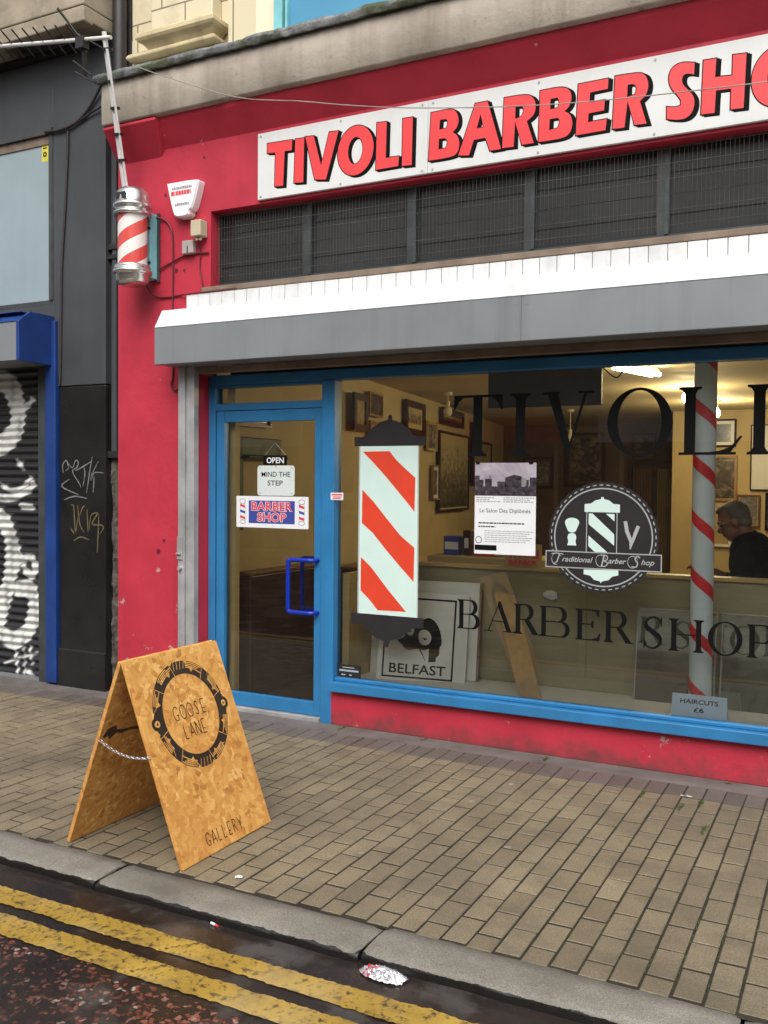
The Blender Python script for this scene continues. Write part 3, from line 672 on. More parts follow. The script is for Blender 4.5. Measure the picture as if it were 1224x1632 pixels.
# shopfront: blue frames, door, panes
fr_ = MB().box(-4.142, 1.3, 0.012, 0.10, 2.282, 2.352).box(-3.205, -3.108, 0.004, 0.105, 0.0, 2.281).box(-3.107, 1.3, -0.035, 0.10, 0.236, 0.288).box(-3.107, 1.3, -0.050, -0.036, 0.232, 0.296).box(1.2, 1.3, 0.006, 0.10, 0.289, 2.281).box(-3.107, 1.2, 0.03, 0.09, 0.289, 0.312)
sw = obj('shop_window', fr_, 'blue', shop, 0.005)
obj('pane', MB().rect(-3.108, 1.2, 0.31, 2.283, FY(0.065)), 'glass', sw)
dr = MB().box(-4.142, -4.083, 0.012, 0.10, 0.0, 2.281).box(-4.082, -3.206, 0.016, 0.095, 2.103, 2.152).box(-4.082, -3.206, 0.03, 0.09, 2.262, 2.2815)
df = obj('door_frame', dr, 'blue', shop, 0.004)
obj('fanlight', MB().rect(-4.083, -3.205, 2.152, 2.262, FY(0.062)), 'glass', df)
obj('threshold', MB().box(-4.14, -3.206, -0.01, 0.14, 0.0, 0.033), 'rail', df, 0.005)
dl = MB().box(-4.079, -4.012, 0.022, 0.075, 0.036, 2.10).box(-3.268, -3.209, 0.022, 0.075, 0.036, 2.10).box(-4.011, -3.269, 0.024, 0.073, 2.022, 2.10).box(-4.011, -3.269, 0.024, 0.073, 0.036, 0.128)
door = obj('door', dl, 'blue', shop, 0.004)
obj('pane', MB().rect(-4.013, -3.267, 0.126, 2.024, FY(0.055)), 'glass', door)
def dhandle(sg, y0):
    pts = [(-3.238, y0, 1.085), (-3.262, y0+sg*0.055, 1.085), (-3.40, y0+sg*0.060, 1.085), (-3.425, y0+sg*0.062, 1.078), (-3.434, y0+sg*0.062, 1.055), (-3.434, y0+sg*0.062, 0.765), (-3.425, y0+sg*0.062, 0.740), (-3.40, y0+sg*0.060, 0.733), (-3.262, y0+sg*0.055, 0.733), (-3.238, y0, 0.733)]
    return MB().tube(spline(pts, 5), 0.0155, 12)
obj('handle', dhandle(-1, 0.024), 'navy', door); obj('handle', dhandle(1, 0.074), 'navy', door)

# interior shell
a_, b_, c_, d_ = (-4.142, 0.12), (-4.02, 1.9), (-4.47, 4.8), (-5.2, 9.0)
iw = MB()
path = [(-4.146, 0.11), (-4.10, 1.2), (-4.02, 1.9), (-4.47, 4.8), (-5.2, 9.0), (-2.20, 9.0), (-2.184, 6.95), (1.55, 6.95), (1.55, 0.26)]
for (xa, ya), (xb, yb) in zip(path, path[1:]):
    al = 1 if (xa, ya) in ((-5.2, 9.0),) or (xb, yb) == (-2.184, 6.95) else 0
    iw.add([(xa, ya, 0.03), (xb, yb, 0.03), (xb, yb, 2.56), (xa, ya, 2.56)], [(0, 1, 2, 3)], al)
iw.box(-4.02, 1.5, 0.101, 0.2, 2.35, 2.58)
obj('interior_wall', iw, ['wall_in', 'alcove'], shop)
obj('ceiling', MB().add([(-5.5, 0.1, 2.55), (1.6, 0.1, 2.55), (1.6, 9.1, 2.55), (-5.5, 9.1, 2.55)], [(0, 1, 2, 3)]), 'ceil_in', shop)
obj('interior_floor', MB().add([(-5.5, 0.1, 0.035), (1.6, 0.1, 0.035), (1.6, 9.1, 0.035), (-5.5, 9.1, 0.035)], [(0, 1, 2, 3)]), 'floor_in', shop)
obj('roof', MB().box(-5.6, 1.6, 0.31, 9.2, 2.60, 4.0).box(-4.88, 1.6, 0.13, 0.309, 3.51, 4.0), 'alcove', shop)
obj('party_wall', B(1.56, 1.75, -0.10, 9.2, 0, 7.2), 'red', shop); obj('party_wall', B(-5.7, -5.3, 0.32, 9.2, 0, 2.59), 'red', shop)
pn = MB().box(-2.98, 1.5, 0.60, 0.64, 0.285, 1.03)
for x in (-2.98, -1.62, -0.2): pn.box(x, x+0.05, 0.592, 0.599, 0.285, 1.03)
pn.box(-2.98, 1.5, 0.585, 0.599, 0.285, 0.36)
dp = obj('display_panel', pn, 'panel_in', shop, 0.003)
obj('cap', MB().box(-3.0, 1.5, 0.58, 0.68, 1.031, 1.055), 'tan', dp, 0.004)
obj('display_floor', MB().box(-3.10, 1.5, 0.11, 0.60, 0.10, 0.283), 'shelf_in', shop)
obj('door_jamb', MB().box(-4.05, -3.985, 0.115, 0.17, 0.04, 2.3), 'wall_in', shop)
obj('display_cheek', MB().box(-3.10, -3.05, 0.12, 0.60, 0.284, 1.0), 'tan', shop)

# ================================================================== NEIGHBOUR
nb = thing('neighbour_building', 'black and charcoal shopfront with a graffitied roller shutter beside the red pilaster', 'building', (-6.5, 0.5, 0))
obj('pilaster', B(-5.575, -5.098, 0.0, 0.30, 0.0, 2.33), 'black', nb, 0.01)
obj('pilaster_base', MB().box(-5.585, -5.093, -0.016, 0.29, 0.0, 0.30), 'black', nb, 0.012)
uwl = MB().box(-5.64, -5.10, 0.001, 0.30, 2.335, 4.86).box(-9.5, -5.64, 0.002, 0.30, 4.33, 4.86).box(-9.5, -5.64, 0.003, 0.30, 2.80, 2.965)
uwl.box(-6.02, -6.012, -0.002, 0.0, 4.33, 4.86).box(-5.30, -5.295, -0.002, 0.0, 2.335, 4.86) if False else None
obj('upper_wall', uwl, 'charcoal', nb, 0.006)
ubw = obj('boarded_window', MB().box(-9.5, -5.642, 0.01, 0.05, 2.966, 3.01).box(-9.5, -5.642, -0.012, 0.05, 4.285, 4.329).box(-5.685, -5.642, 0.0, 0.05, 3.01, 4.285), 'darkframe', nb)
obj('board', MB().box(-9.5, -5.686, 0.022, 0.04, 3.012, 4.215), 'slate', ubw)
obj('batten', MB().box(-9.5, -5.686, 0.012, 0.04, 4.217, 4.284), 'wood', ubw)
st = MB().box(-5.094, -4.885, 0.055, 0.3, 1.80, 4.60).box(-5.06, -5.02, 0.03, 0.054, 1.80, 4.5)
obj('corner_strip', st, 'charcoal', nb)
rb = MB(); n, k2 = 10, 60; vs = []
for j in range(k2+1):
    for i in range(n+1):
        x = -5.094+0.209*i/n; z = 1.80*j/k2; vs.append((x, 0.06+0.02*mnoise.noise((x*14, z*9, 1))+0.015*mnoise.noise((x*40, z*30, 1)), z))
rb.add(vs, [(j*(n+1)+i, j*(n+1)+i+1, (j+1)*(n+1)+i+1, (j+1)*(n+1)+i) for j in range(k2) for i in range(n)])
obj('rubble_strip', rb, 'rubble', nb)
for z0_, z1_ in ((3.34, 3.38), (3.27, 3.30), (1.78, 1.83)): obj('bracket', B(-5.11, -4.89, 0.02, 0.053, z0_, z1_), 'pipe', nb)
obj('shutter_frame', MB().box(-5.70, -5.588, -0.03, 0.06, 0.02, 2.84), 'royal', nb, 0.006)
obj('shutter_guide', MB().box(-5.82, -5.702, 0.012, 0.07, 0.0, 2.55), 'darkframe', nb, 0.004)
hd = MB().poly([(-0.01, 2.50), (-0.01, 2.865), (-0.23, 2.865), (-0.335, 2.79), (-0.335, 2.505)], FX, -5.66, 0, 4.0)
hd2 = MB().poly([(-0.005, 2.497), (-0.005, 2.875), (-0.235, 2.875), (-0.342, 2.793), (-0.342, 2.50)], FX, -5.625, 0, 0.033)
hd2.box(-9.6, -5.66, -0.30, -0.02, 2.867, 2.874)
hd2.add([(-9.6, -0.234, 2.872), (-5.66, -0.234, 2.872), (-5.66, -0.341, 2.793), (-9.6, -0.341, 2.793)], [(0, 3, 2, 1)])
h1 = obj('shutter_hood', hd, 'galv', nb); obj('hood_end', hd2, 'royal', h1, 0.003)
# painted corrugated shutter: the spray work is paint on the slats
SPR = [([(-6.398, 2.404), (-6.229, 2.397), (-6.122, 2.309), (-6.088, 2.141), (-6.100, 2.04), (-6.183, 1.941), (-6.377, 1.859)], 0.17), ([(-6.088, 2.091), (-5.993, 2.188), (-5.924, 2.244)], 0.05), ([(-6.089, 1.755), (-6.031, 1.705)], 0.04),
  ([(-6.282, 1.569), (-6.162, 1.519), (-6.02, 1.554), (-5.949, 1.622)], 0.035), ([(-6.355, 1.466), (-6.162, 1.46), (-5.973, 1.521), (-5.915, 1.572)], 0.06), ([(-6.044, 1.395), (-5.927, 1.389)], 0.05),
  ([(-6.307, 1.313), (-6.211, 1.214), (-6.164, 1.045), (-6.165, 0.876), (-6.262, 0.614), (-6.312, 0.457)], 0.15), ([(-6.046, 0.966), (-5.952, 0.987), (-5.882, 0.906), (-5.952, 0.836), (-6.022, 0.9)], 0.06),
  ([(-6.07, 0.728), (-5.953, 0.718), (-5.907, 0.587), (-5.954, 0.416), (-6.12, 0.301), (-6.264, 0.323), (-6.361, 0.436)], 0.14), ([(-6.165, 0.74), (-6.069, 0.965), (-6.116, 1.132)], 0.04),
  ([(-6.241, 0.102), (-6.121, 0.148), (-5.862, 0.222)], 0.02), ([(-6.12, 0.216), (-6.086, 0.0)], 0.03), ([(-6.025, 0.241), (-6.015, 0.02)], 0.03), ([(-5.955, 0.264), (-5.932, 0.132)], 0.03), ([(-5.979, 0.059), (-5.874, 0.01)], 0.03),
  ([(-6.9, 2.2), (-6.75, 1.9), (-6.6, 2.1), (-6.5, 1.7), (-6.8, 1.4)], 0.13), ([(-7.0, 1.1), (-6.7, 0.9), (-6.6, 0.5), (-6.9, 0.3)], 0.15), ([(-7.8, 2.0), (-7.5, 1.2), (-7.9, 0.6), (-7.4, 0.4)], 0.16)]
SPR = [([tuple(p) for p in spline([Vector((*q, 0)) for q in L], 6)], w) for L, w in SPR]
def seg_d(px, pz, a, b):
    dx, dz = b[0]-a[0], b[1]-a[1]; L = dx*dx+dz*dz; t = 0 if L == 0 else max(0, min(1, ((px-a[0])*dx+(pz-a[1])*dz)/L))
    return math.hypot(px-a[0]-t*dx, pz-a[1]-t*dz)
SPB = [(L, w, min(p[0] for p in L)-w, max(p[0] for p in L)+w, min(p[1] for p in L)-w, max(p[1] for p in L)+w) for L, w in SPR]
sh = MB(); x0, x1 = -8.2, -5.76; nxs = 190; pit = 0.062; nz = int(2.55/pit)*9; vs = []
for j in range(nz+1):
    z = 0.012+j*pit/9; ph = (j % 9)/9; y = 0.050+0.011*math.cos(2*PI*ph)+(0.004 if j % 9 == 0 else 0)
    for i in range(nxs+1):
        x = x0+(x1-x0)*(i/nxs)**0.55; v = 0
        for L, w, bx0, bx1, bz0, bz1 in SPB:
            if bx0 < x < bx1 and bz0 < z < bz1:
                d = min(seg_d(x, z, a, b) for a, b in zip(L, L[1:]))
                e = w*0.5*(1+0.25*mnoise.noise((x*7, z*7, w))); s = max(0, min(1, (e-d)/0.016+0.5))
                s *= 0.80+0.2*mnoise.noise((x*9, z*22, 3))-0.75*max(0, mnoise.noise((x*16, z*3.2, 7))-0.05)
                v = max(v, s)
        sh.t = (max(0, v), 0, 0); sh.add([(x, y, z)], [])
sh.t = None
for j in range(nz):
    for i in range(nxs):
        a = j*(nxs+1)+i; sh.f.append((a, a+1, a+nxs+2, a+nxs+1)); sh.mi.append(0); sh.sm.append(True)
obj('roller_shutter', sh, 'shutter2', nb); obj('shutter_foot', MB().box(-8.2, -5.82, 0.03, 0.06, 0.0, 0.03), 'galv', nb)
TG1 = [[(-5.534, 1.663), (-5.541, 1.72), (-5.501, 1.76), (-5.479, 1.704), (-5.512, 1.68)], [(-5.479, 1.736), (-5.436, 1.704), (-5.403, 1.76), (-5.375, 1.743), (-5.392, 1.704), (-5.436, 1.672), (-5.36, 1.576), (-5.354, 1.552)], [(-5.403, 1.68), (-5.328, 1.712), (-5.242, 1.751)], [(-5.317, 1.704), (-5.306, 1.656), (-5.328, 1.56)], [(-5.232, 1.79), (-5.264, 1.64), (-5.289, 1.513)], [(-5.169, 1.751), (-5.232, 1.656), (-5.243, 1.609), (-5.211, 1.664), (-5.116, 1.664)], [(-5.211, 1.64), (-5.221, 1.514)], [(-5.468, 1.615), (-5.545, 1.558), (-5.371, 1.496)], [(-5.524, 1.454), (-5.414, 1.483), (-5.285, 1.469)]]
TG2 = [[(-5.458, 1.415), (-5.425, 1.407), (-5.415, 1.287), (-5.404, 1.207), (-5.382, 1.32)], [(-5.458, 1.238), (-5.415, 1.191)], [(-5.382, 1.416), (-5.361, 1.273), (-5.318, 1.21)], [(-5.361, 1.337), (-5.328, 1.401), (-5.307, 1.409)], [(-5.285, 1.386), (-5.275, 1.211)], [(-5.264, 1.228), (-5.243, 1.339), (-5.179, 1.357), (-5.232, 1.276), (-5.148, 1.27), (-5.117, 1.248), (-5.159, 1.199)], [(-5.163, 1.357), (-5.18, 1.056)], [(-5.422, 1.139), (-5.35, 1.172), (-5.26, 1.151)]]
m['tag_silver'] = M('faded_silver_spray', (0.15, 0.148, 0.15), 0.6, 0.4, 30)
for T, mt, lb in ((TG1, 'tag_silver', 'grey sprayed tag'), (TG2, 'tag_gold', 'gold sprayed tag below the grey one')):
    gm = MB()
    for k, L in enumerate(T):
        S = spline([Vector((*p, 0)) for p in L], 5); w = [0.006+0.007*(1-abs(2*i/(len(S)-1)-1)) for i in range(len(S))]
        gm.stroke(S, w, FY(-0.0015-0.0003*k))
    obj('graffiti', gm, mt, nb, label=lb)
# cornice overhead with a coffered underside
cn = MB().box(-9.5, -5.02, -0.30, 0.30, 5.00, 5.45).box(-9.5, -5.0, -0.34, 0.30, 5.45, 6.0)
for i in range(6): cn.box(-5.35-0.95*i, -5.02-0.95*i, -0.28, 0.0, 4.90, 4.998)
cn.box(-9.5, -5.021, -0.297, -0.20, 4.885, 4.997)
obj('cornice', cn, 'stone', nb, 0.01)
obj('dark_band', MB().box(-9.5, -5.101, -0.05, 0.30, 4.862, 4.898), 'pipe', nb)
obj('upper_storey', MB().box(-9.5, -5.0, 0.05, 0.4, 6.0, 7.5), 'stone', nb)
pp = MB().tube([(-4.94, -0.02, 4.51), (-4.94, -0.02, 7.2)], 0.052, 14).box(-5.02, -4.885, 0.03, 0.05, 4.5, 7.2)
tag(obj('downpipe', pp, 'pipe'), 'black cast iron downpipe between the dark building and the cream wall', 'pipe')
# dark terrace across the road; it shows only as a reflection in the panes
ob = thing('opposite_terrace', 'dark brick terrace across the road facing the barber shop', 'building', (-6, -13.0, 0))
ow = obj('wall', MB().box(-30, 14, -13.6, -13.0, 0, 3.0), 'brick2', ob); obj('upper_wall', MB().box(-30, 14, -13.6, -13.01, 3.0, 6.6), 'render2', ob)
for i in range(7): obj('shop_fascia', MB().box(-29.5+6.2*i, -24.0+6.2*i, -13.05, -12.9, 2.45, 2.98), ['pvc', 'royal', 'render2', 'red', 'white', 'green_in', 'pvc'][i], ob)
obj('pavement_step', MB().box(-30, 14, -12.98, -11.0, -0.10, 0.04), 'cstrip', ob)
for i in range(15):
    x = -28+2.8*i
    for z in (0.9, 4.2): 
        wv = obj('window', MB().box(x, x+1.4, -12.999, -12.96, z, z+0.10).box(x, x+1.4, -12.999, -12.96, z+1.75, z+1.85).box(x, x+0.08, -12.999, -12.965, z+0.1, z+1.75).box(x+1.32, x+1.4, -12.999, -12.965, z+0.1, z+1.75), 'wall_in', ob)
        obj('pane', MB().box(x+0.08, x+1.32, -12.998, -12.985, z+0.1, z+1.75), 'obscure', wv)

# ================================================================== SHOP SIGN
SG = dict(
T=[[(-3.558, 3.84), (-3.363, 3.835), (-3.367, 3.768), (-3.422, 3.77), (-3.432, 3.548), (-3.499, 3.552), (-3.494, 3.772), (-3.558, 3.777)]],
I=[[(-3.339, 3.835), (-3.271, 3.832), (-3.277, 3.549), (-3.349, 3.555)]],
V=[[(-3.263, 3.838), (-3.199, 3.833), (-3.144, 3.638), (-3.084, 3.839), (-3.016, 3.835), (-3.107, 3.543), (-3.19, 3.554)]],
L=[[(-2.741, 3.84), (-2.672, 3.835), (-2.677, 3.615), (-2.586, 3.611), (-2.591, 3.553), (-2.746, 3.551)]],
I2=[[(-2.562, 3.835), (-2.494, 3.833), (-2.499, 3.546), (-2.565, 3.549)]],
B=[[(-2.372, 3.838), (-2.236, 3.841), (-2.202, 3.811), (-2.19, 3.765), (-2.201, 3.723), (-2.23, 3.7), (-2.196, 3.674), (-2.183, 3.624), (-2.195, 3.574), (-2.233, 3.553), (-2.386, 3.554)], [(-2.313, 3.786), (-2.271, 3.786), (-2.259, 3.764), (-2.271, 3.73), (-2.317, 3.729)], [(-2.319, 3.674), (-2.273, 3.672), (-2.26, 3.645), (-2.275, 3.612), (-2.321, 3.612)]],
A=[[(-2.087, 3.843), (-2.01, 3.843), (-1.923, 3.554), (-1.992, 3.553), (-2.021, 3.633), (-2.094, 3.632), (-2.123, 3.547), (-2.192, 3.556)], [(-2.053, 3.777), (-2.033, 3.696), (-2.076, 3.697)]],
R=[[(-1.907, 3.844), (-1.769, 3.841), (-1.729, 3.814), (-1.713, 3.765), (-1.727, 3.713), (-1.769, 3.688), (-1.725, 3.557), (-1.797, 3.557), (-1.839, 3.698), (-1.846, 3.554), (-1.916, 3.557)], [(-1.838, 3.781), (-1.795, 3.777), (-1.787, 3.744), (-1.803, 3.717), (-1.839, 3.713)]],
B2=[[(-1.691, 3.845), (-1.56, 3.846), (-1.516, 3.817), (-1.506, 3.774), (-1.519, 3.727), (-1.549, 3.706), (-1.514, 3.685), (-1.498, 3.633), (-1.513, 3.577), (-1.555, 3.555), (-1.699, 3.557)], [(-1.63, 3.788), (-1.589, 3.789), (-1.576, 3.762), (-1.588, 3.731), (-1.631, 3.73)], [(-1.633, 3.676), (-1.583, 3.675), (-1.572, 3.653), (-1.586, 3.618), (-1.636, 3.615)]],
E=[[(-1.47, 3.841), (-1.302, 3.842), (-1.304, 3.786), (-1.403, 3.783), (-1.406, 3.73), (-1.32, 3.729), (-1.324, 3.672), (-1.410, 3.67), (-1.413, 3.622), (-1.308, 3.622), (-1.314, 3.562), (-1.481, 3.56)]],
R2=[[(-1.265, 3.847), (-1.132, 3.843), (-1.097, 3.819), (-1.082, 3.766), (-1.095, 3.714), (-1.129, 3.687), (-1.091, 3.561), (-1.156, 3.564), (-1.195, 3.7), (-1.21, 3.559), (-1.276, 3.562)], [(-1.196, 3.787), (-1.162, 3.787), (-1.146, 3.762), (-1.156, 3.728), (-1.198, 3.722)]],
S=[[(-0.846, 3.838), (-0.848, 3.777), (-0.884, 3.79), (-0.906, 3.783), (-0.911, 3.757), (-0.901, 3.728), (-0.859, 3.683), (-0.842, 3.645), (-0.847, 3.593), (-0.872, 3.559), (-0.917, 3.55), (-0.985, 3.567), (-0.986, 3.632), (-0.944, 3.621), (-0.914, 3.627), (-0.911, 3.65), (-0.926, 3.676), (-0.965, 3.725), (-0.979, 3.77), (-0.974, 3.815), (-0.948, 3.844), (-0.907, 3.853)]],
H=[[(-0.801, 3.841), (-0.737, 3.839), (-0.742, 3.743), (-0.656, 3.736), (-0.655, 3.841), (-0.589, 3.836), (-0.598, 3.559), (-0.662, 3.562), (-0.661, 3.669), (-0.736, 3.673), (-0.741, 3.558), (-0.809, 3.561)]])
def ell(cx, cz, a, b, t=0.0, n=40, p=2.0):
    return [(cx+a*math.cos(2*PI*k/n)+t*b*math.sin(2*PI*k/n), cz+b*math.sin(2*PI*k/n)) for k in range(n)]
SG['O'] = [ell(-2.892, 3.694, 0.129, 0.154, 0.03), ell(-2.892, 3.693, 0.053, 0.084, 0.03)]
SG['O2'] = [ell(-0.433, 3.694, 0.129, 0.154, 0.03), ell(-0.433, 3.693, 0.053, 0.084, 0.03)]
SG['P'] = [[(x+1.64, z) for x, z in SG['R'][0][:6]]+[(-0.199, 3.698), (-0.206, 3.554), (-0.276, 3.557)], [(x+1.64, z) for x, z in SG['R'][1]]]
ss = thing('shop_sign', 'long white fascia sign with red shadowed capitals over the wire guarded windows', 'sign', (-1.6, -0.12, 3.48))
FS = FY(-0.124)
for x0, x1 in ((-3.636, -2.396), (-2.394, -0.3945), (-0.3925, 0.6)):
    obj('panel', B(x0, x1, -0.124, -0.102, 3.481, 3.916), 'white', ss, 0.003)
sc_ = MB()
for x in (-3.61, -3.0, -2.43, -2.36, -1.70, -1.05, -0.43, -0.36, 0.3):
    for z in (3.50, 3.895): sc_.tube([(x, -0.123, z), (x, -0.128, z)], 0.007, 8)
obj('screw', sc_, 'rail', ss)
for k, L in SG.items():
    rnd = k[0] in 'BRSPO'
    L2 = [soften(l, 2) if (rnd and k[0] != 'O') else l for l in L]
    lt = MB()
    blk = [grow(L2[0], 0.0055)]+[grow(l, -0.0045) for l in L2[1:]]
    lt.poly([[(x+0.021, z-0.012) for x, z in l] for l in blk], FS, 0.0008, 1)
    lt.poly([[(x+0.011, z-0.006) for x, z in l] for l in blk], FS, 0.0011, 1)
    lt.poly(blk, FS, 0.0014, 1); lt.poly(L2, FS, 0.0024, 0)
    obj('letter', lt, ['sign_red', 'ink'], ss)

# ================================================================== BARBER POLE
cx, cy = -4.562, -0.30
bp = thing('barber_pole', 'red and white striped barber pole with chrome caps on a turquoise mounting board', 'barber pole', (cx, cy, 2.95))
obj('stripe_cylinder', MB().lathe([(0.101, 3.085), (0.101, 3.455)], cx, cy, 40), 'pole_body', bp)
obj('top_cap', MB().lathe([(0.112, 3.44), (0.128, 3.445), (0.130, 3.462), (0.118, 3.468), (0.116, 3.485), (0.132, 3.492), (0.134, 3.515), (0.120, 3.522), (0.118, 3.56), (0.112, 3.595), (0.092, 3.622), (0.055, 3.634), (0.0, 3.637)], cx, cy, 40), 'chrome', bp)
obj('bottom_cap', MB().lathe([(0.0, 2.957), (0.06, 2.960), (0.098, 2.972), (0.112, 2.995), (0.115, 3.03), (0.118, 3.037), (0.134, 3.042), (0.134, 3.062), (0.120, 3.068), (0.124, 3.082), (0.122, 3.098), (0.108, 3.102)], cx, cy, 40), 'chrome', bp)
obj('name_plate', MB().add([(cx-0.045*1, cy-0.1185, 3.535), (cx+0.045, cy-0.1185, 3.535), (cx+0.045, cy-0.117, 3.58), (cx-0.045, cy-0.117, 3.58)], [(0, 1, 2, 3)]), 'blackpl', bp)
mb = MB().box(-4.60, -4.500, -0.19, -0.104, 3.035, 3.49); obj('mounting_board', mb, 'turq', bp, 0.004)
obj('shade_strip', MB().box(-4.499, -4.482, -0.122, -0.104, 3.02, 3.50), 'darkframe', bp)  # dark strip painting the shade along the board's right side
for z in (3.06, 3.475): obj('bracket', MB().box(-4.545, -4.485, -0.215, -0.191, z-0.012, z+0.012), 'beige', bp)
obj('bolt', MB().tube([(-4.505, -0.189, 3.14), (-4.505, -0.198, 3.14)], 0.010, 8).tube([(-4.505, -0.189, 3.38), (-4.505, -0.198, 3.38)], 0.010, 8), 'blackpl', bp)

# television aerial lashed to a mast
ae = thing('television_aerial', 'silver aerial mast with a long toothed boom above the barber pole', 'aerial', (-4.66, -0.17, 3.60))
mast0, mast1 = Vector((-4.688, -0.22, 3.55)), Vector((-4.632, -0.50, 4.635))
obj('mast', MB().tube([mast0, mast1], 0.017, 10).tube([mast0+Vector((0.028, 0, 0)), mast1+Vector((0.026, 0.0, -0.12))], 0.009, 8), 'alu', ae)
for t in (0.10, 0.27, 0.42, 0.57, 0.72, 0.90):
    p = mast0.lerp(mast1, t); d = (mast1-mast0).normalized()*0.008
    obj('cable_tie', MB().tube([p-d+Vector((0.010, 0, 0)), p+d+Vector((0.010, 0, 0))], 0.034, 10), 'blackpl', ae)
bo = Vector((-4.57, -0.50, 4.585)); be = Vector((-6.25, -0.50, 4.83))
obj('boom', MB().tube([bo, be], 0.014, 8), 'alu', ae)
el = MB()
for k in range(13):
    p = bo.lerp(be, 0.19+0.062*k); el.tube([p+Vector((0.03, -0.12, 0.05)), p+Vector((-0.01, 0.12, -0.035))], 0.006, 5)
obj('element', el, 'pipe', ae)
p = bo.lerp(be, 0.135)
obj('reflector', MB().tube([p+Vector((-0.16, -0.1, 0.20)), p+Vector((-0.08, 0, 0.05)), p+Vector((0.10, 0.05, -0.06))], 0.009, 6).tube([p+Vector((-0.02, 0, 0.0)), p+Vector((-0.06, 0.05, -0.22))], 0.016, 6).tube([p+Vector((-0.12, 0, -0.12)), p+Vector((0.05, 0, -0.25))], 0.006, 5).tube([p+Vector((-0.1, 0, -0.20)), p+Vector((0.03, 0.03, -0.28))], 0.005, 5).box(p.x-0.07, p.x+0.0, p.y-0.03, p.y+0.03, p.z-0.06, p.z+0.02), 'pipe', ae)

# alarm and junction boxes
al = thing('alarm_box', 'white wedge shaped burglar alarm box on the red wall', 'alarm', (-4.23, -0.10, 3.43))
FA = Fr((-4.232, -0.10, 3.56), (1, 0, 0), (0, 0, 1))
shape = soften([(-0.142, 0.118), (0.135, 0.118), (0.142, 0.09), (0.085, -0.085), (0.06, -0.085), (0.055, -0.13), (-0.055, -0.13), (-0.085, -0.10)], 2, 100)
ab = MB(); n = len(shape)
o_ = [grow(shape, 0.0), grow(shape, 0.0), grow(shape, -0.010)]; cs_ = [0.002, 0.060, 0.074]
for j in range(2): ab.add([FA(*p, cs_[j]) for p in o_[j]]+[FA(*p, cs_[j+1]) for p in o_[j+1]], [(i, (i+1) % n, (i+1) % n+n, i+n) for i in range(n)] if True else [])
ab.poly(o_[2], FA, 0.074)
obj('cover', ab, 'alarm', al)
tx = MB().text('watchguards', 0.020, FA, 0.0750, 0, (0.0, 0.068), bold=0.0005).text('02 90000', 0.016, FA, 0.0750, 0, (0.0, -0.045))
tx = MB()
for r_, (w, z) in enumerate(((0.17, 0.070), (0.12, -0.043))):
    x = -w/2
    while x < w/2-0.006:
        q = random.uniform(0.007, 0.013); tx.rect(x, min(x+q, w/2), z-0.008, z+random.uniform(0.006, 0.012), FA, 0.0752); x += q+0.004
obj('small_print', tx, 'greytext', al)
tr_ = MB(); x = -0.095
for q in (0.03, 0.012, 0.022, 0.026, 0.024, 0.022, 0.026, 0.014):
    tr_.rect(x, x+q-0.004, 0.022, 0.052, FA, 0.0752); x += q
obj('red_print', tr_, 'sign_pink', al)
jb = thing('junction_box', 'larger beige junction box under the alarm box on the red wall', 'junction box', (-4.10, -0.10, 3.28))
obj('case', MB().box(-4.150, -4.065, -0.185, -0.104, 3.285, 3.395), 'beige', jb, 0.006); obj('gland', MB().tube([(-4.12, -0.15, 3.286), (-4.12, -0.15, 3.262)], 0.012, 8).tube([(-4.09, -0.15, 3.286), (-4.09, -0.15, 3.262)], 0.012, 8), 'beige', jb)
jc = thing('junction_box', 'small grey junction box lowest of the boxes on the red wall', 'junction box', (-4.21, -0.10, 3.17))
obj('case', MB().box(-4.258, -4.160, -0.145, -0.104, 3.185, 3.275), 'greybox', jc, 0.005); obj('slot', MB().box(-4.212, -4.204, -0.1465, -0.144, 3.185, 3.235), 'blackpl', jc)
def cable(pts, r, mt, label, k=8):
    return tag(obj('cable', MB().tube(spline(pts, k), r, 6), mt), label, 'cable')
cable([(-4.54, -0.14, 3.47), (-4.46, -0.115, 3.46), (-4.39, -0.11, 3.40), (-4.365, -0.11, 3.30), (-4.362, -0.11, 3.10), (-4.366, -0.11, 2.80), (-4.36, -0.11, 2.55), (-4.362, -0.11, 2.35), (-4.375, -0.115, 2.29), (-4.34, -0.115, 2.245), (-4.295, -0.118, 2.27), (-4.29, -0.12, 2.32)], 0.0065, 'redcable', 'dark cable dropping from the barber pole past the shutter housing to a hooked end')
cable([(-4.52, -0.12, 3.09), (-4.42, -0.112, 3.13), (-4.33, -0.112, 3.16), (-4.22, -0.112, 3.19), (-4.12, -0.112, 3.185), (-4.05, -0.112, 3.18)], 0.006, 'redcable', 'thin cable rising from the mounting board to the small grey junction box')
cable([(-4.555, -0.20, 3.06), (-4.55, -0.14, 2.96), (-4.50, -0.112, 2.915), (-4.42, -0.11, 2.905), (-4.30, -0.11, 2.91), (-4.23, -0.127, 2.908), (-3.8, -0.127, 2.912)], 0.006, 'redcable', 'cable looping from the foot of the barber pole to the white cladding')
cable([(-4.115, -0.15, 3.262), (-4.12, -0.112, 3.20), (-4.125, -0.112, 3.08), (-4.10, -0.112, 2.97), (-4.115, -0.112, 2.925)], 0.004, 'redcable', 'thin cable dropping from the beige junction box to the white cladding')
cable([(-4.50, -0.325, 4.445), (-4.238, -0.325, 4.326), (-3.666, -0.325, 4.09), (-3.186, -0.32, 3.981), (-2.826, -0.30, 3.899), (-2.444, -0.30, 3.818), (-1.856, -0.30, 3.722), (-1.289, -0.30, 3.657), (-0.467, -0.30, 3.602), (0.6, -0.30, 3.56)], 0.0030, 'wire', 'pale slack wire sagging across the white fascia sign')
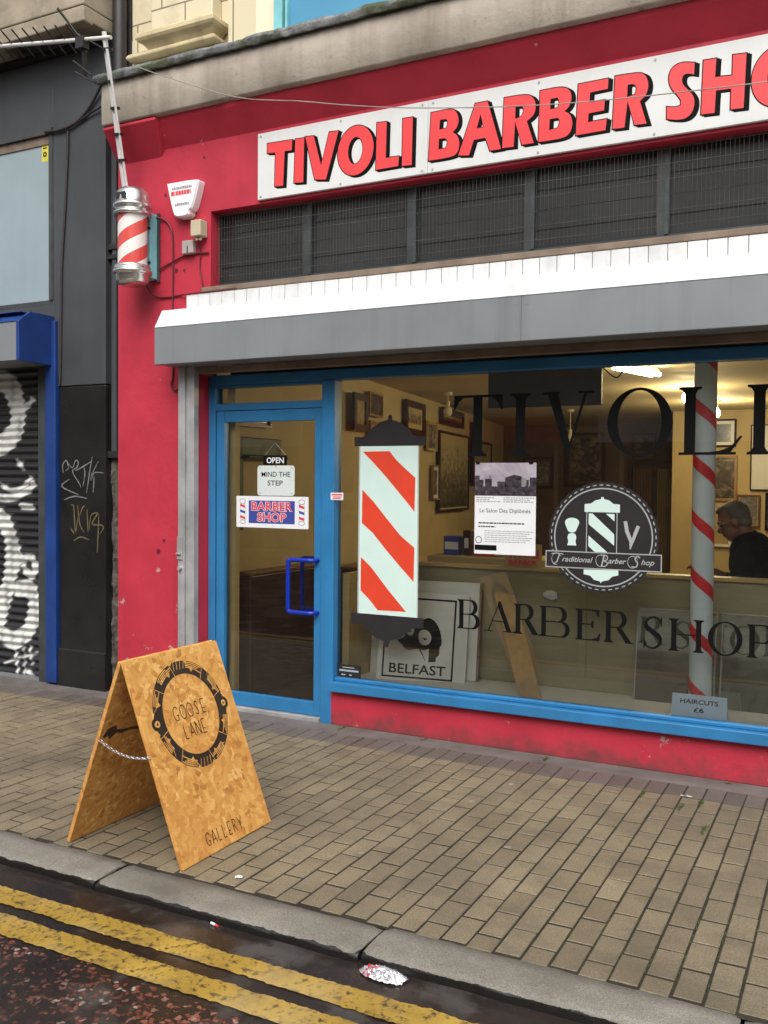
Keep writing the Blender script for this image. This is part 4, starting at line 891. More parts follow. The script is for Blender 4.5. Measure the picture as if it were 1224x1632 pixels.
cable([(-5.70, -0.02, 4.30), (-5.55, -0.02, 4.29), (-5.40, -0.02, 4.31), (-5.30, -0.02, 4.36), (-5.20, -0.02, 4.45), (-5.05, -0.05, 4.60)], 0.012, 'cable', 'tangle of black cable strung over the charcoal wall to the ledge')
cable([(-5.38, -0.02, 4.31), (-5.20, -0.02, 4.37), (-5.04, -0.04, 4.40), (-4.90, -0.06, 4.43)], 0.008, 'cable', 'lower black cable strung from the charcoal wall towards the downpipe')
cable([(-5.47, -0.01, 4.27), (-5.475, -0.01, 4.10), (-5.50, -0.01, 3.7), (-5.54, -0.01, 3.2), (-5.55, -0.01, 2.6), (-5.56, -0.012, 2.35)], 0.010, 'cable', 'long black cable hanging down the charcoal wall beside the boarded window')
fs = Fr((-5.765, -0.012, 4.08)); stk = thing('sticker', 'small yellow warning sticker in the corner of the boarded window', 'sticker', (-5.765, 0.02, 4.08))
fs = Fr((-5.745, 0.0215, 4.155))
obj('backing', MB().poly(rrect(-0.035, 0.035, -0.065, 0.065, 0.012), fs, 0.0008), 'yellowstk', stk)
obj('symbol', MB().ring(0.008, 0.020, fs, 0.0016, n=20, cen=(0, -0.008)).rect(-0.02, 0.02, 0.035, 0.045, fs, 0.0016), 'ink', stk)

# ================================================================== SERIF WINDOW LETTERING
def serif(mb, ch, x, w, h, z, fr, c0, mi=0):
    st = h*0.158; hl = h*0.040; sw_ = h*0.085; k = [0]
    P = lambda L, holes=(): (mb.poly([[(x+a, z+b) for a, b in l] for l in ([L]+list(holes))], fr, c0+0.00012*k[0], mi), k.__setitem__(0, k[0]+1))
    R_ = lambda a0, a1, b0, b1: P([(a0, b0), (a1, b0), (a1, b1), (a0, b1)])
    def sf(a, b, s, l=sw_, r=sw_):                             # bracketed serif under (s=1) or over (s=-1) a stem a..b
        y0 = 0 if s > 0 else h; q = lambda v: y0+s*v
        L = [(a-l, q(0)), (b+r, q(0)), (b+r, q(hl*0.8)), (b+r*0.35, q(hl*1.3)), (b, q(hl*2.6)), (a, q(hl*2.6)), (a-l*0.35, q(hl*1.3)), (a-l, q(hl*0.8))]
        P(L if s > 0 else L[::-1])
    def bowl(a, y0, y1, bx):                                   # half-oval from a stem's edge
        cy_, ry = (y0+y1)/2, (y1-y0)/2; n = 18
        o = [(a, y0)]+[(bx-ry*0.9+ry*0.9*math.cos(t), cy_+ry*math.sin(t)) for t in [(-PI/2+PI*i/n) for i in range(n+1)]]+[(a, y1)]
        ri = ry-hl; bi = bx-st*0.95
        i_ = [(a, y0+hl)]+[(bi-ri*0.75+ri*0.75*math.cos(t), cy_+ri*math.sin(t)) for t in [(-PI/2+PI*j/n) for j in range(n+1)]]+[(a, y1-hl)]
        P(o+i_[::-1])
    if ch == 'I':
        a = (w-st)/2; R_(a, a+st, 0, h); sf(a, a+st, 1); sf(a, a+st, -1)
    elif ch == 'T':
        a = (w-st)/2; R_(a, a+st, 0, h); sf(a, a+st, 1); R_(0, w, h-hl, h)
        P([(0, h-hl*0.5), (-hl*0.2, h*0.76), (hl*0.5, h*0.76), (w*0.10, h*0.89), (w*0.2, h-hl)]); P([(w, h-hl*0.5), (w-w*0.2, h-hl), (w-w*0.10, h*0.89), (w-hl*0.5, h*0.76), (w+hl*0.2, h*0.76)])
    elif ch == 'V':
        P([(w*0.10, h), (w*0.10+st*1.05, h), (w*0.555, h*0.18), (w*0.52, -0.012*h), (w*0.49, -0.012*h)]); P([(w*0.83, h), (w*0.83+hl, h), (w*0.525, -0.012*h), (w*0.49, 0.06*h)])
        R_(0, w*0.34, h-hl*0.8, h); R_(w*0.70, w, h-hl*0.8, h)
    elif ch == 'A':
        P([(w*0.46, h*1.02), (w*0.53, h*1.02), (w*0.88, 0), (w*0.88-st*1.05, 0), (w*0.44, h*0.86)]); P([(w*0.50, h*0.95), (w*0.47, h*0.95), (w*0.12, 0), (w*0.12+hl*1.1, 0)])
        R_(w*0.25, w*0.68, h*0.33, h*0.33+hl); R_(0, w*0.30, 0, hl*0.8); R_(w*0.62, w, 0, hl*0.8)
    elif ch == 'O':
        P(ell(w/2, h/2, w/2, h*0.52, 0, 44), [ell(w/2, h/2, w/2-st*1.0, h*0.52-hl, 0, 44)[::-1]])
    elif ch == 'L':
        a = sw_*0.9; R_(a, a+st, 0, h); sf(a, a+st, -1); R_(0, w*0.9, 0, hl)
        P([(w*0.45, hl*0.9), (w*0.82, hl*0.9), (w, h*0.27), (w*0.955, h*0.27), (w*0.82, h*0.12), (w*0.66, hl*1.6)])
    elif ch in 'BRP':
        a = sw_*0.8; R_(a, a+st, 0, h); sf(a, a+st, 1, sw_*0.8, 0 if ch == 'B' else sw_); sf(a, a+st, -1, sw_*0.8, 0)
        if ch == 'B': bowl(a+st, h*0.52-hl, h, w*0.90); bowl(a+st, 0, h*0.52, w)
        elif ch == 'P': bowl(a+st, h*0.44, h, w)
        else:
            bowl(a+st, h*0.47, h, w*0.80); P([(w*0.42, h*0.49), (w*0.42+st*1.1, h*0.49), (w, 0), (w-st*1.25, 0)]); R_(w*0.86, w+hl*1.5, 0, hl*0.8)
    elif ch == 'E':
        a = sw_*0.8; R_(a, a+st, 0, h); sf(a, a+st, 1, sw_*0.8, 0); sf(a, a+st, -1, sw_*0.8, 0); R_(a, w*0.95, h-hl, h); R_(a, w*0.93, 0, hl); R_(a, w*0.72, h*0.50, h*0.50+hl)
        P([(w*0.95, h), (w*0.93, h*0.77), (w*0.88, h*0.77), (w*0.80, h*0.92), (w*0.62, h-hl)]); P([(w*0.95, 0), (w*0.6, hl), (w*0.85, h*0.10), (w*0.96, h*0.25), (w*1.0, h*0.25)]); P([(w*0.66, h*0.40), (w*0.72, h*0.40), (w*0.72, h*0.64), (w*0.66, h*0.64), (w*0.60, h*0.52)])
    elif ch == 'H':
        a = sw_*0.9; b = w-sw_*0.9-st
        for q in (a, b): R_(q, q+st, 0, h); sf(q, q+st, 1, sw_*0.9, sw_*0.9); sf(q, q+st, -1, sw_*0.9, sw_*0.9)
        R_(a+st, b, h*0.50, h*0.50+hl)
    elif ch == 'S':
        pts = spline([Vector((*p, 0)) for p in [(w*0.86, h*0.78), (w*0.76, h*0.93), (w*0.48, h*0.985), (w*0.20, h*0.86), (w*0.20, h*0.68), (w*0.5, h*0.52), (w*0.80, h*0.36), (w*0.82, h*0.16), (w*0.52, 0.015*h), (w*0.22, h*0.07), (w*0.10, h*0.24)]], 6)
        n = len(pts); ws = [hl*1.2+(st*1.05-hl*1.2)*math.exp(-((i/(n-1)-0.5)/0.19)**2)+hl*0.6*(abs(i/(n-1)-0.5)*2)**4 for i in range(n)]
        P(ribbon(pts, ws)); P([(w*0.86, h*0.70), (w*0.91, h*0.70), (w*0.91, h), (w*0.87, h), (w*0.80, h*0.90)]); P([(w*0.06, 0), (w*0.10, 0), (w*0.16, h*0.10), (w*0.10, h*0.32), (w*0.06, h*0.32)])
GF = FY(0.0645)
wl1 = thing('window_lettering', 'large black serif capitals across the top of the shop window', 'lettering', (-1.4, 0.06, 1.77))
for ch, x, w in (('T', -2.282, 0.317), ('I', -1.925, 0.152), ('V', -1.715, 0.31), ('O', -1.326, 0.365), ('L', -0.926, 0.335), ('I', -0.585, 0.152)):
    mb = MB(); serif(mb, ch, x, w, 0.376, 1.774, GF, 0.0006); obj('letter', mb, 'ink', wl1)
wl2 = thing('window_lettering', 'smaller black serif capitals across the lower part of the shop window', 'lettering', (-1.4, 0.06, 0.68))
for ch, x, w, z in (('B', -2.245, 0.15, .703), ('A', -2.069, 0.205, .702), ('R', -1.875, 0.155, .700), ('B', -1.715, 0.187, .698), ('E', -1.495, 0.15, .696), ('R', -1.328, 0.165, .695), ('S', -1.108, 0.12, .680), ('H', -0.962, 0.19, .678), ('O', -0.751, 0.180, .677), ('P', -0.55, 0.14, .676)):
    mb = MB(); serif(mb, ch, x, w, 0.182, z, GF, 0.0006); obj('letter', mb, 'ink', wl2)

# barber pole picture stuck on the glass
pd = thing('pole_sticker', 'tall sticker of a barber pole with orange red stripes and black caps', 'sticker', (-2.74, 0.06, 0.54))
PS = FY(0.0630)
obj('body', MB().poly([(-2.953, 1.848), (-2.519, 1.847), (-2.516, 0.740), (-2.958, 0.742)], PS, 0.0).poly([(-2.943, 1.848), (-2.527, 1.847), (-2.524, 0.740), (-2.948, 0.742)], PS, 0.0003, 1), ['silver_ink', 'mint'], pd)
for L in ([(-2.925, 1.809), (-2.729, 1.811), (-2.678, 1.752), (-2.609, 1.693), (-2.543, 1.64), (-2.547, 1.423), (-2.62, 1.504), (-2.741, 1.633), (-2.849, 1.74)],
          [(-2.926, 1.56), (-2.847, 1.488), (-2.752, 1.383), (-2.644, 1.267), (-2.545, 1.193), (-2.549, 0.975), (-2.642, 1.065), (-2.75, 1.174), (-2.845, 1.278), (-2.928, 1.342)],
          [(-2.933, 1.118), (-2.857, 1.055), (-2.734, 0.917), (-2.6, 0.779), (-2.806, 0.776), (-2.868, 0.842), (-2.934, 0.899)]):
    obj('stripe', MB().poly(L, PS, 0.0007), 'orange', pd)
obj('cap', MB().poly([(-2.987, 1.844), (-2.988, 1.904), (-2.915, 1.905), (-2.89, 1.932), (-2.851, 1.968), (-2.798, 2.000), (-2.744, 2.014), (-2.738, 2.043), (-2.715, 2.042), (-2.711, 2.013), (-2.651, 1.993), (-2.592, 1.951), (-2.559, 1.905), (-2.473, 1.902), (-2.474, 1.844)], PS, 0.0007), 'grey_ink', pd)
obj('cap', MB().poly([(-3.002, 0.748), (-2.475, 0.747), (-2.477, 0.685), (-2.555, 0.676), (-2.598, 0.64), (-2.637, 0.606), (-2.717, 0.582), (-2.724, 0.547), (-2.740, 0.538), (-2.754, 0.547), (-2.76, 0.579), (-2.825, 0.597), (-2.88, 0.641), (-2.915, 0.675), (-3.001, 0.678)], PS, 0.0007), 'grey_ink', pd)
# round badge
bd = thing('badge_sticker', 'round charcoal badge sticker with a small pole, shaving brush and razor', 'sticker', (-1.345, 0.06, 0.97))
BF = Fr((-1.343, 0.0630, 1.300))
obj('disc', MB().disc(0.320, BF, 0.0, 0, 144, (0, 0), 0.004, 36), 'grey_ink', bd)
rg = MB().ring(0.280, 0.2875, BF, 0.0005, 0, n=90)
for k in range(48): rg.ring(0.301, 0.3065, BF, 0.0005, 0, 2*PI*k/48, 2*PI*(k+0.52)/48, n=96)
obj('ring', rg, 'silver_ink', bd)
lp = MB()
lp.poly([(-0.107, 0.192), (-0.107, 0.146), (0.098, 0.146), (0.098, 0.192), (0.060, 0.196), (0.035, 0.216), (0.006, 0.222), (0.004, 0.234), (-0.010, 0.234), (-0.012, 0.222), (-0.045, 0.214), (-0.070, 0.196)], BF, 0.0006)
for L in ([(-0.082, 0.138), (-0.060, 0.138), (0.068, 0.020), (0.068, -0.045), (-0.082, 0.075)], [(0.018, 0.138), (0.068, 0.138), (0.068, 0.095)], [(-0.082, 0.010), (0.030, -0.085), (-0.045, -0.085), (-0.082, -0.052)]): lp.poly(L, BF, 0.0006)
lp.rect(-0.096, -0.091, -0.086, 0.146, BF, 0.0006, 1).rect(0.080, 0.085, -0.086, 0.146, BF, 0.0006, 1)
lp.poly([(-0.107, -0.190), (-0.107, -0.218), (-0.070, -0.224), (-0.045, -0.248), (-0.012, -0.255), (-0.006, -0.266), (0.002, -0.255), (0.040, -0.245), (0.060, -0.224), (0.095, -0.215), (0.095, -0.186)], BF, 0.0006)
obj('pole_emblem', lp, ['mint', 'silver_ink'], bd)
obj('brush_emblem', MB().poly(soften([(-0.226, 0.085), (-0.21, 0.105), (-0.18, 0.112), (-0.15, 0.105), (-0.134, 0.085), (-0.150, 0.050), (-0.160, 0.024), (-0.200, 0.024), (-0.212, 0.050)], 2, 90), BF, 0.0006).poly(soften([(-0.198, 0.020), (-0.162, 0.020), (-0.152, -0.005), (-0.160, -0.030), (-0.152, -0.052), (-0.208, -0.052), (-0.200, -0.030), (-0.208, -0.005)], 1, 90), BF, 0.0006), 'mint', bd)
obj('razor_emblem', MB().stroke([(0.130, 0.098), (0.140, 0.04), (0.165, -0.02), (0.160, -0.062)], [0.020, 0.022, 0.02, 0.008], BF, 0.0006).stroke([(0.204, 0.072), (0.185, 0.02), (0.163, -0.045)], [0.020, 0.020, 0.012], BF, 0.0009), 'silver_ink', bd)
bn = MB().rect(-0.338, 0.338, -0.186, -0.086, BF, 0.0010, 0)
for a0, a1, b0, b1 in ((-0.338, 0.338, -0.186, -0.180), (-0.338, 0.338, -0.092, -0.086), (-0.338, -0.332, -0.180, -0.092), (0.332, 0.338, -0.180, -0.092)): bn.rect(a0, a1, b0, b1, BF, 0.0014, 1)
obj('banner', bn, ['grey_ink', 'silver_ink'], bd)
tx = MB()
for wd, x0, wt in (('raditional', -0.238, 0.185), ('arber', 0.035, 0.105), ('hop', 0.222, 0.075)): tx.text(wd, 0.032, BF, 0.0016, 0, (x0, -0.148), 'LEFT', 0.0006, 0.35, width=wt)
def swash(x, kind):
    cr_ = [Vector((x+0.030+0.030*math.cos(a)*(1-0.10*i/20), -0.135+0.034*math.sin(a), 0)) for i, a in enumerate([0.4+4.6*i/20 for i in range(21)])]
    tx.stroke(cr_, [0.002+0.0022*abs(math.sin(i*0.3)) for i in range(21)], BF, 0.0018)
    if kind == 'T': tx.stroke([(x, -0.105), (x+0.03, -0.100), (x+0.075, -0.106)], 0.005, BF, 0.0020); tx.stroke([(x+0.050, -0.104), (x+0.035, -0.15), (x+0.012, -0.168)], [0.006, 0.008, 0.004], BF, 0.0022)
    if kind == 'B': tx.stroke([(x+0.050, -0.100), (x+0.036, -0.165)], 0.008, BF, 0.0022); tx.stroke(spline([Vector(p) for p in ((x+0.03, -0.102, 0), (x+0.066, -0.105, 0), (x+0.066, -0.128, 0), (x+0.046, -0.134, 0), (x+0.070, -0.146, 0), (x+0.056, -0.166, 0), (x+0.03, -0.165, 0))]), 0.006, BF, 0.0024)
    if kind == 'S': tx.stroke(spline([Vector(p) for p in ((x+0.072, -0.110, 0), (x+0.056, -0.100, 0), (x+0.044, -0.118, 0), (x+0.058, -0.138, 0), (x+0.050, -0.162, 0), (x+0.025, -0.160, 0))]), 0.007, BF, 0.0022)
swash(-0.302, 'T'); swash(-0.038, 'B'); swash(0.145, 'S')
obj('script', tx, 'silver_ink', bd)
# poster
po = thing('poster', 'white exhibition poster with a violet photograph taped inside the window', 'poster', (-1.94, 0.06, 1.17))
PF = Fr((-1.9405, 0.0620, 1.1755))
obj('sheet', MB().rect(-0.196, 0.196, 0.0, 0.356, PF, 0), 'paper', po)
ph = MB().rect(-0.196, 0.196, 0.356, 0.558, PF, 0.0002, 0)
ph.rect(-0.196, 0.196, 0.358, 0.415, PF, 0.0006, 1)
for a0, a1, b1 in ((-0.196, -0.165, .48), (-0.165, -0.14, .455), (-0.13, -0.085, .46), (-0.05, 0.01, .445), (0.125, 0.15, .455), (0.155, 0.196, .47), (0.0, 0.015, .468), (-0.10, -0.095, .48)): ph.rect(a0, a1, 0.41, b1, PF, 0.0008, 1)
ph.poly([(0.005, 0.40), (0.105, 0.40), (0.105, 0.475), (0.06, 0.487), (0.005, 0.470)], PF, 0.0010, 1); ph.poly([(0.108, 0.42), (0.135, 0.42), (0.135, 0.462), (0.108, 0.472)], PF, 0.0010, 2)
obj('photograph', ph, ['violet', 'photo_dark', 'tag_grey'], po)
tx = MB().text('Le Salon Des Dipl\u00f4m\u00e9s', 0.026, PF, 0.0004, 0, (0.0, 0.255), width=0.325)
tx.text('Exhibition of works by Belfast artists', 0.011, PF, 0.0004, 1, (-0.17, 0.186), 'LEFT', width=0.30).text('September 2014', 0.011, PF, 0.0004, 1, (-0.17, 0.160), 'LEFT', width=0.105)
tx = MB().text('Le Salon Des Dipl\u00f4m\u00e9s', 0.026, PF, 0.0004, 0, (0.0, 0.255), width=0.325)
def lines(mb, x0, x1, z, h, mi):
    x = x0
    while x < x1-0.004:
        q = random.uniform(0.008, 0.026); mb.rect(x, min(x+q, x1), z, z+h, PF, 0.0004, mi); x += q+0.004
for z, x1 in ((0.343, -0.07), (0.331, -0.10), (0.319, -0.03)): lines(tx, -0.185, x1, z, 0.005, 1)
for z, x1 in ((0.343, 0.185), (0.331, 0.16), (0.319, 0.18)): lines(tx, -0.01, x1, z, 0.005, 1)
for z, x1 in ((0.186, 0.13), (0.164, -0.06)): lines(tx, -0.17, x1, z, 0.008, 0)
for k in range(6): lines(tx, -0.13 if k < 5 else -0.13, 0.18-0.02*(k % 3), 0.140-0.013*k, 0.004, 1)
tx.ring(0.018, 0.022, PF, 0.0004, 0, n=30, cen=(-0.168, 0.085)).rect(-0.193, -0.05, 0.022, 0.055, PF, 0.0004, 0)
obj('print', tx, ['ink', 'greytext'], po)
obj('tape', MB().rect(-0.19, -0.165, 0.548, 0.564, PF, 0.0012).rect(0.15, 0.175, 0.548, 0.564, PF, 0.0012), 'ink', po)
# little notices
st1 = thing('notice_sticker', 'tiny pink and white notice sticker on the blue mullion', 'sticker', (-3.085, 0.0, 1.49))
NF = Fr((-3.083, 0.0022, 1.515)); obj('sheet', MB().rect(-0.048, 0.048, -0.024, 0.024, NF, 0.0), 'paper', st1)
obj('print', MB().rect(-0.04, 0.04, 0.006, 0.016, NF, 0.0006).rect(-0.03, 0.035, -0.008, -0.001, NF, 0.0006).rect(-0.036, 0.03, -0.018, -0.012, NF, 0.0006), 'sign_pink', st1)
st2 = thing('notice_sticker', 'small black notice sticker in the lower left corner of the shop window', 'sticker', (-3.02, 0.06, 0.31))
NF = Fr((-3.015, 0.0630, 0.352)); obj('sheet', MB().rect(-0.088, 0.088, -0.040, 0.045, NF, 0.0), 'grey_ink', st2)
obj('print', MB().text('PUBLIC NOTICE', 0.018, NF, 0.0006, 0, (0, -0.005), width=0.15) if False else MB().rect(-0.075, 0.07, 0.0, 0.012, NF, 0.0006).rect(-0.05, 0.04, 0.024, 0.030, NF, 0.0006).rect(-0.06, -0.03, -0.026, -0.018, NF, 0.0006).rect(0.0, 0.02, -0.026, -0.018, NF, 0.0006), 'silver_ink', st2)
# door signs
os_ = thing('open_sign', 'small black sign reading OPEN hung by a cord inside the door', 'sign', (-3.60, 0.06, 1.72))
OF = Fr((-3.602, 0.0500, 1.755)); obj('plate', MB().rect(-0.096, 0.096, -0.032, 0.034, OF, 0).rect(-0.10, -0.0965, -0.034, 0.036, OF, 0), 'ink', os_)
obj('lettering', MB().text('OPEN', 0.040, OF, 0.0006, 0, (0, -0.019), bold=0.0012, width=0.142), 'paper', os_)
obj('cord', MB().tube([(-3.685, 0.049, 1.79), (-3.602, 0.049, 1.876), (-3.515, 0.049, 1.79)], 0.002, 5), 'wire', os_)
ms_ = thing('mind_the_step_sign', 'pale rounded plate reading MIND THE STEP on the door glass', 'sign', (-3.595, 0.05, 1.51))
MF = Fr((-3.595, 0.0480, 1.617)); obj('plate', MB().poly(rrect(-0.152, 0.152, -0.105, 0.102, 0.022), MF, 0, 0, 0.002), 'plate', ms_)
obj('lettering', MB().text('MIND THE', 0.036, MF, 0.0008, 0, (0, 0.025), bold=0.0003, width=0.235).text('STEP', 0.036, MF, 0.0008, 0, (-0.005, -0.035), bold=0.0003, width=0.125), 'ink', ms_)
rv = MB()
for a, b in ((-0.13, 0.085), (0.13, 0.085), (-0.128, -0.088), (0.128, -0.088), (0, 0.095)): rv.disc(0.006, MF, 0.001, 0, 10, (a, b))
obj('screw', rv, 'rail', ms_)
bs = thing('barber_shop_door_sign', 'white and blue sign reading BARBER SHOP on the door glass', 'sign', (-3.627, 0.05, 1.29))
DF = Fr((-3.627, 0.0480, 1.397)); obj('board', MB().rect(-0.297, 0.297, -0.108, 0.110, DF, 0, 0).rect(-0.192, 0.188, -0.078, 0.080, DF, 0.0005, 1), ['paper', 'sign_blue'], bs)
tx = MB()
for mi, bo_, c in ((1, 0.0045, 0.0008), (0, 0.0018, 0.0012)): tx.text('BARBER', 0.060, DF, c, mi, (0, 0.012), bold=bo_, width=0.335+bo_*2).text('SHOP', 0.060, DF, c+0.0002, mi, (0, -0.062), bold=bo_, width=0.235+bo_*2)
obj('lettering', tx, ['sign_pink', 'paper'], bs)
for sx_ in (-1, 1):
    e = MB(); cxx = 0.243*sx_
    e.poly(ell(cxx, 0.074, 0.026, 0.018), DF, 0.0005, 2).rect(cxx-0.022, cxx+0.022, -0.058, 0.058, DF, 0.0006, 2).rect(cxx-0.020, cxx+0.020, -0.056, 0.056, DF, 0.0009, 3).poly(ell(cxx, -0.070, 0.026, 0.014), DF, 0.0005, 2)
    e.poly(ell(cxx, 0.074, 0.022, 0.014), DF, 0.0012, 3).poly(ell(cxx, -0.070, 0.022, 0.010), DF, 0.0012, 3)
    for k, mi in enumerate((0, 1, 0)): zz = 0.030-0.040*k; e.poly([(cxx-0.020, zz+0.008), (cxx+0.020, zz-0.004), (cxx+0.020, zz+0.014), (cxx-0.020, zz+0.026)], DF, 0.0012, mi)
    obj('pole_emblem', e, ['sign_pink', 'sign_blue', 'greytext', 'paper'], bs)

# ================================================================== INSIDE THE WINDOW
cxx, cyy = -0.822, 0.30
col = thing('window_column', 'pale blue column wrapped in a red spiral stripe inside the window', 'column', (cxx, cyy, 0.284))
obj('shaft', MB().lathe([(0.0635, 0.284), (0.0635, 2.549)], cxx, cyy, 40), 'col_body', col)
obj('base_ring', MB().lathe([(0.0645, 0.284), (0.070, 0.286), (0.070, 0.31), (0.0645, 0.314)], cxx, cyy, 40), 'card', col)
cd = thing('price_card', 'pale blue folded card reading HAIRCUTS \u00a36 in front of the striped column', 'card', (-0.80, 0.13, 0.284))
CF = Fr((-0.803, 0.125, 0.285), (1, 0, 0), (0, 0.25, 1))
obj('sheet', MB().poly([(-0.150, 0), (0.150, 0.0), (0.148, 0.142), (-0.148, 0.142)], CF, 0, 0, 0.002).add([(-0.951, 0.162, 0.422), (-0.655, 0.162, 0.422), (-0.655, 0.21, 0.286), (-0.951, 0.21, 0.286)], [(0, 1, 2, 3)]), 'card', cd)
obj('lettering', MB().text('HAIRCUTS', 0.026, CF, 0.0012, 0, (0.0, 0.090), bold=0.0006, width=0.205).text('\u00a36', 0.026, CF, 0.0012, 0, (0.0, 0.045), bold=0.0006, width=0.055), 'ink', cd)
# leaning mirror plates
for x0, x1, lb in ((-1.235, -0.775, 'tinted mirror plate leaning behind the striped column, nearer the badge'), (-0.735, -0.15, 'tinted mirror plate leaning at the right edge of the window')):
    mp = thing('mirror_plate', lb, 'mirror', ((x0+x1)/2, 0.5, 0.284), 'mirror plates leaning in the display')
    MFr = Fr((x0, 0.485, 0.285), (1, 0, 0), (0, 0.155, 1)); w = x1-x0
    obj('plate', MB().poly([(0, 0), (w, 0), (w, 0.56), (0, 0.56)], MFr, 0, 0, 0.006), 'mirror', mp)
    obj('edge', MB().box(-0.006, 0.0, -0.004, 0.008, 0.0, 0.565, 0, MFr).box(w, w+0.006, -0.004, 0.008, 0.0, 0.565, 0, MFr).box(-0.006, w+0.006, -0.004, 0.008, 0.5605, 0.567, 0, MFr), 'rail', mp)
# BELFAST board
bb = thing('belfast_board', 'white display board with two dark haired women and the word BELFAST', 'picture', (-2.60, 0.33, 0.284))
ang = math.atan2(0.18, 0.55); BR = (math.cos(ang), math.sin(ang), 0.0)
bu = Vector((0, 0.13, 1)).normalized(); br_ = Vector(BR); br_ = (br_-bu*br_.dot(bu)).normalized()
BB = Fr((-2.905, 0.235, 0.286), br_, bu)
obj('board', MB().box(0.0, 0.60, 0, 0.022, 0.0, 0.60, 0, BB), 'white', bb, 0.003)
e = MB()
for a0, a1, b0, b1 in ((0.035, 0.515, 0.020, 0.032), (0.035, 0.515, 0.548, 0.560), (0.035, 0.047, 0.032, 0.548), (0.503, 0.515, 0.032, 0.548)): e.rect(a0, a1, b0, b1, BB, 0.001)
obj('border', e, 'ink', bb)
T_ = lambda L: [(0.041+(x-270)/735*0.468, 0.026+(1000-y)/755*0.528) for x, y in L]
e = MB().poly(soften(T_([(690, 430), (740, 418), (800, 450), (850, 520), (875, 600), (882, 665), (858, 700), (862, 770), (830, 790), (826, 835), (750, 842), (752, 760), (745, 715), (700, 735), (650, 725), (580, 730), (505, 742), (460, 690), (400, 650), (465, 630), (495, 590), (490, 540), (520, 500), (600, 480)]), 1, 75), BB, 0.001, 0)
for L in ([(560, 495), (585, 540), (575, 590), (540, 605), (495, 580), (500, 540)], [(700, 532), (752, 560), (772, 610), (756, 660), (715, 688), (650, 674), (626, 600), (640, 548)]): e.poly(soften(T_(L), 2, 100), BB, 0.0016, 1)
e.poly(T_([(672, 622), (690, 614), (704, 618), (730, 622), (705, 636)]), BB, 0.002, 0); e.poly(T_([(510, 556), (535, 552), (556, 558), (535, 570)]), BB, 0.002, 0)
e.stroke(T_([(652, 725), (688, 780), (715, 832)]), [0.010, 0.006, 0.004], BB, 0.0012, 0)
obj('figures', e, ['ink', 'white'], bb)
obj('lettering', MB().text('BELFAST', 0.066, BB, 0.001, 0, (0.275, 0.052), bold=0.0014, width=0.38), 'ink', bb)
cf = thing('canvas_frame', 'thick white canvas leaning behind the BELFAST board', 'picture', (-2.5, 0.45, 0.284))
CBF = Fr((-2.80, 0.42, 0.286), (1, 0.12, 0), (0, 0.10, 1)); obj('canvas', MB().box(0, 0.52, 0, 0.035, 0, 0.655, 0, CBF), 'white', cf, 0.004); obj('edge', MB().box(0.521, 0.535, 0, 0.036, 0, 0.655, 0, CBF), 'wood', cf)
gp = thing('pale_board', 'narrow pale board standing in the left corner of the display', 'board', (-2.98, 0.40, 0.284))
GFm = Fr((-3.04, 0.40, 0.286), (1, -0.1, 0), (0, 0.1, 1)); obj('board', MB().box(0, 0.24, 0, 0.02, 0, 0.58, 0, GFm), 'shelf_in', gp, 0.003); obj('print', MB().poly(ell(0.12, 0.30, 0.075, 0.09), GFm, 0.001), 'tag_grey', gp)
pk = thing('wooden_offcut', 'tall tan wedge of board leaning against the olive panel', 'offcut', (-1.95, 0.4, 0.284))
WF = Fr((-1.83, 0.215, 0.286), (1, 0.05, 0), (-0.46, 0.55, 1.0)); obj('strip', MB().poly([(-0.055, 0), (0.085, 0.0), (0.065, 0.72), (-0.075, 0.74)], WF, 0, 0, 0.014), 'offcut', pk, 0.002)
tp = MB()
vs = [(-1.80+0.055*math.cos(a)*(0.7+0.4*random.random()), 0.565+0.01*random.random()-0.03*r_, 0.885+0.035*math.sin(a)*(0.6+0.6*random.random())) for r_ in (0,) for a in [2*PI*i/9 for i in range(9)]]+[(-1.795, 0.545, 0.895)]
tp.add(vs, [(i, (i+1) % 9, 9) for i in range(9)])
tag(obj('crumpled_paper', tp, 'paper'), 'crumpled white paper stuck on the olive panel below the badge', 'litter')
# shop fittings inside
def framed(name, fr, w, h, pic, label, frame='darkwood', mat='paper', fw=0.03, mw=0.05, cat='picture'):
    """a hung picture: frame, mount and print, centre at the frame's origin"""
    t = thing(name, label, cat, fr.o, 'framed pictures hung in the shop')
    a, b = w/2, h/2
    obj('frame', MB().box(-a, a, -0.028, -0.002, b-fw, b, 0, fr).box(-a, a, -0.028, -0.002, -b, -b+fw, 0, fr).box(-a, -a+fw, -0.028, -0.002, -b+fw, b-fw, 0, fr).box(a-fw, a, -0.028, -0.002, -b+fw, b-fw, 0, fr), frame, t)
    obj('mount', MB().rect(-a+fw, a-fw, -b+fw, b-fw, fr, 0.008), mat, t)
    obj('print', MB().rect(-a+fw+mw, a-fw-mw, -b+fw+mw, b-fw-mw, fr, 0.010), pic, t)
    return t
m['pic_dark'] = pic_mat('dark_print', [(0.3, (0.02, 0.02, 0.022)), (0.5, (0.08, 0.06, 0.05)), (0.62, (0.22, 0.17, 0.12)), (0.8, (0.35, 0.10, 0.05))], 6, 1.5, 1.0)
def sketch_mat():
    t = NT('ink_sketch'); sep = t.n.new('ShaderNodeSeparateXYZ'); t.l.new(t.tc.outputs['Object'], sep.inputs[0])
    f = t.math('ADD', t.noise(16, 8, 0.7, None, 0.8), t.math('MULTIPLY', sep.outputs[2], 0.42))
    t.set(Base_Color=t.ramp(f, [(0.34, (0.05, 0.043, 0.03)), (0.48, (0.22, 0.18, 0.11)), (0.60, (0.50, 0.42, 0.24))]), Roughness=0.35); return t.m
m['pic_sketch'] = sketch_mat()
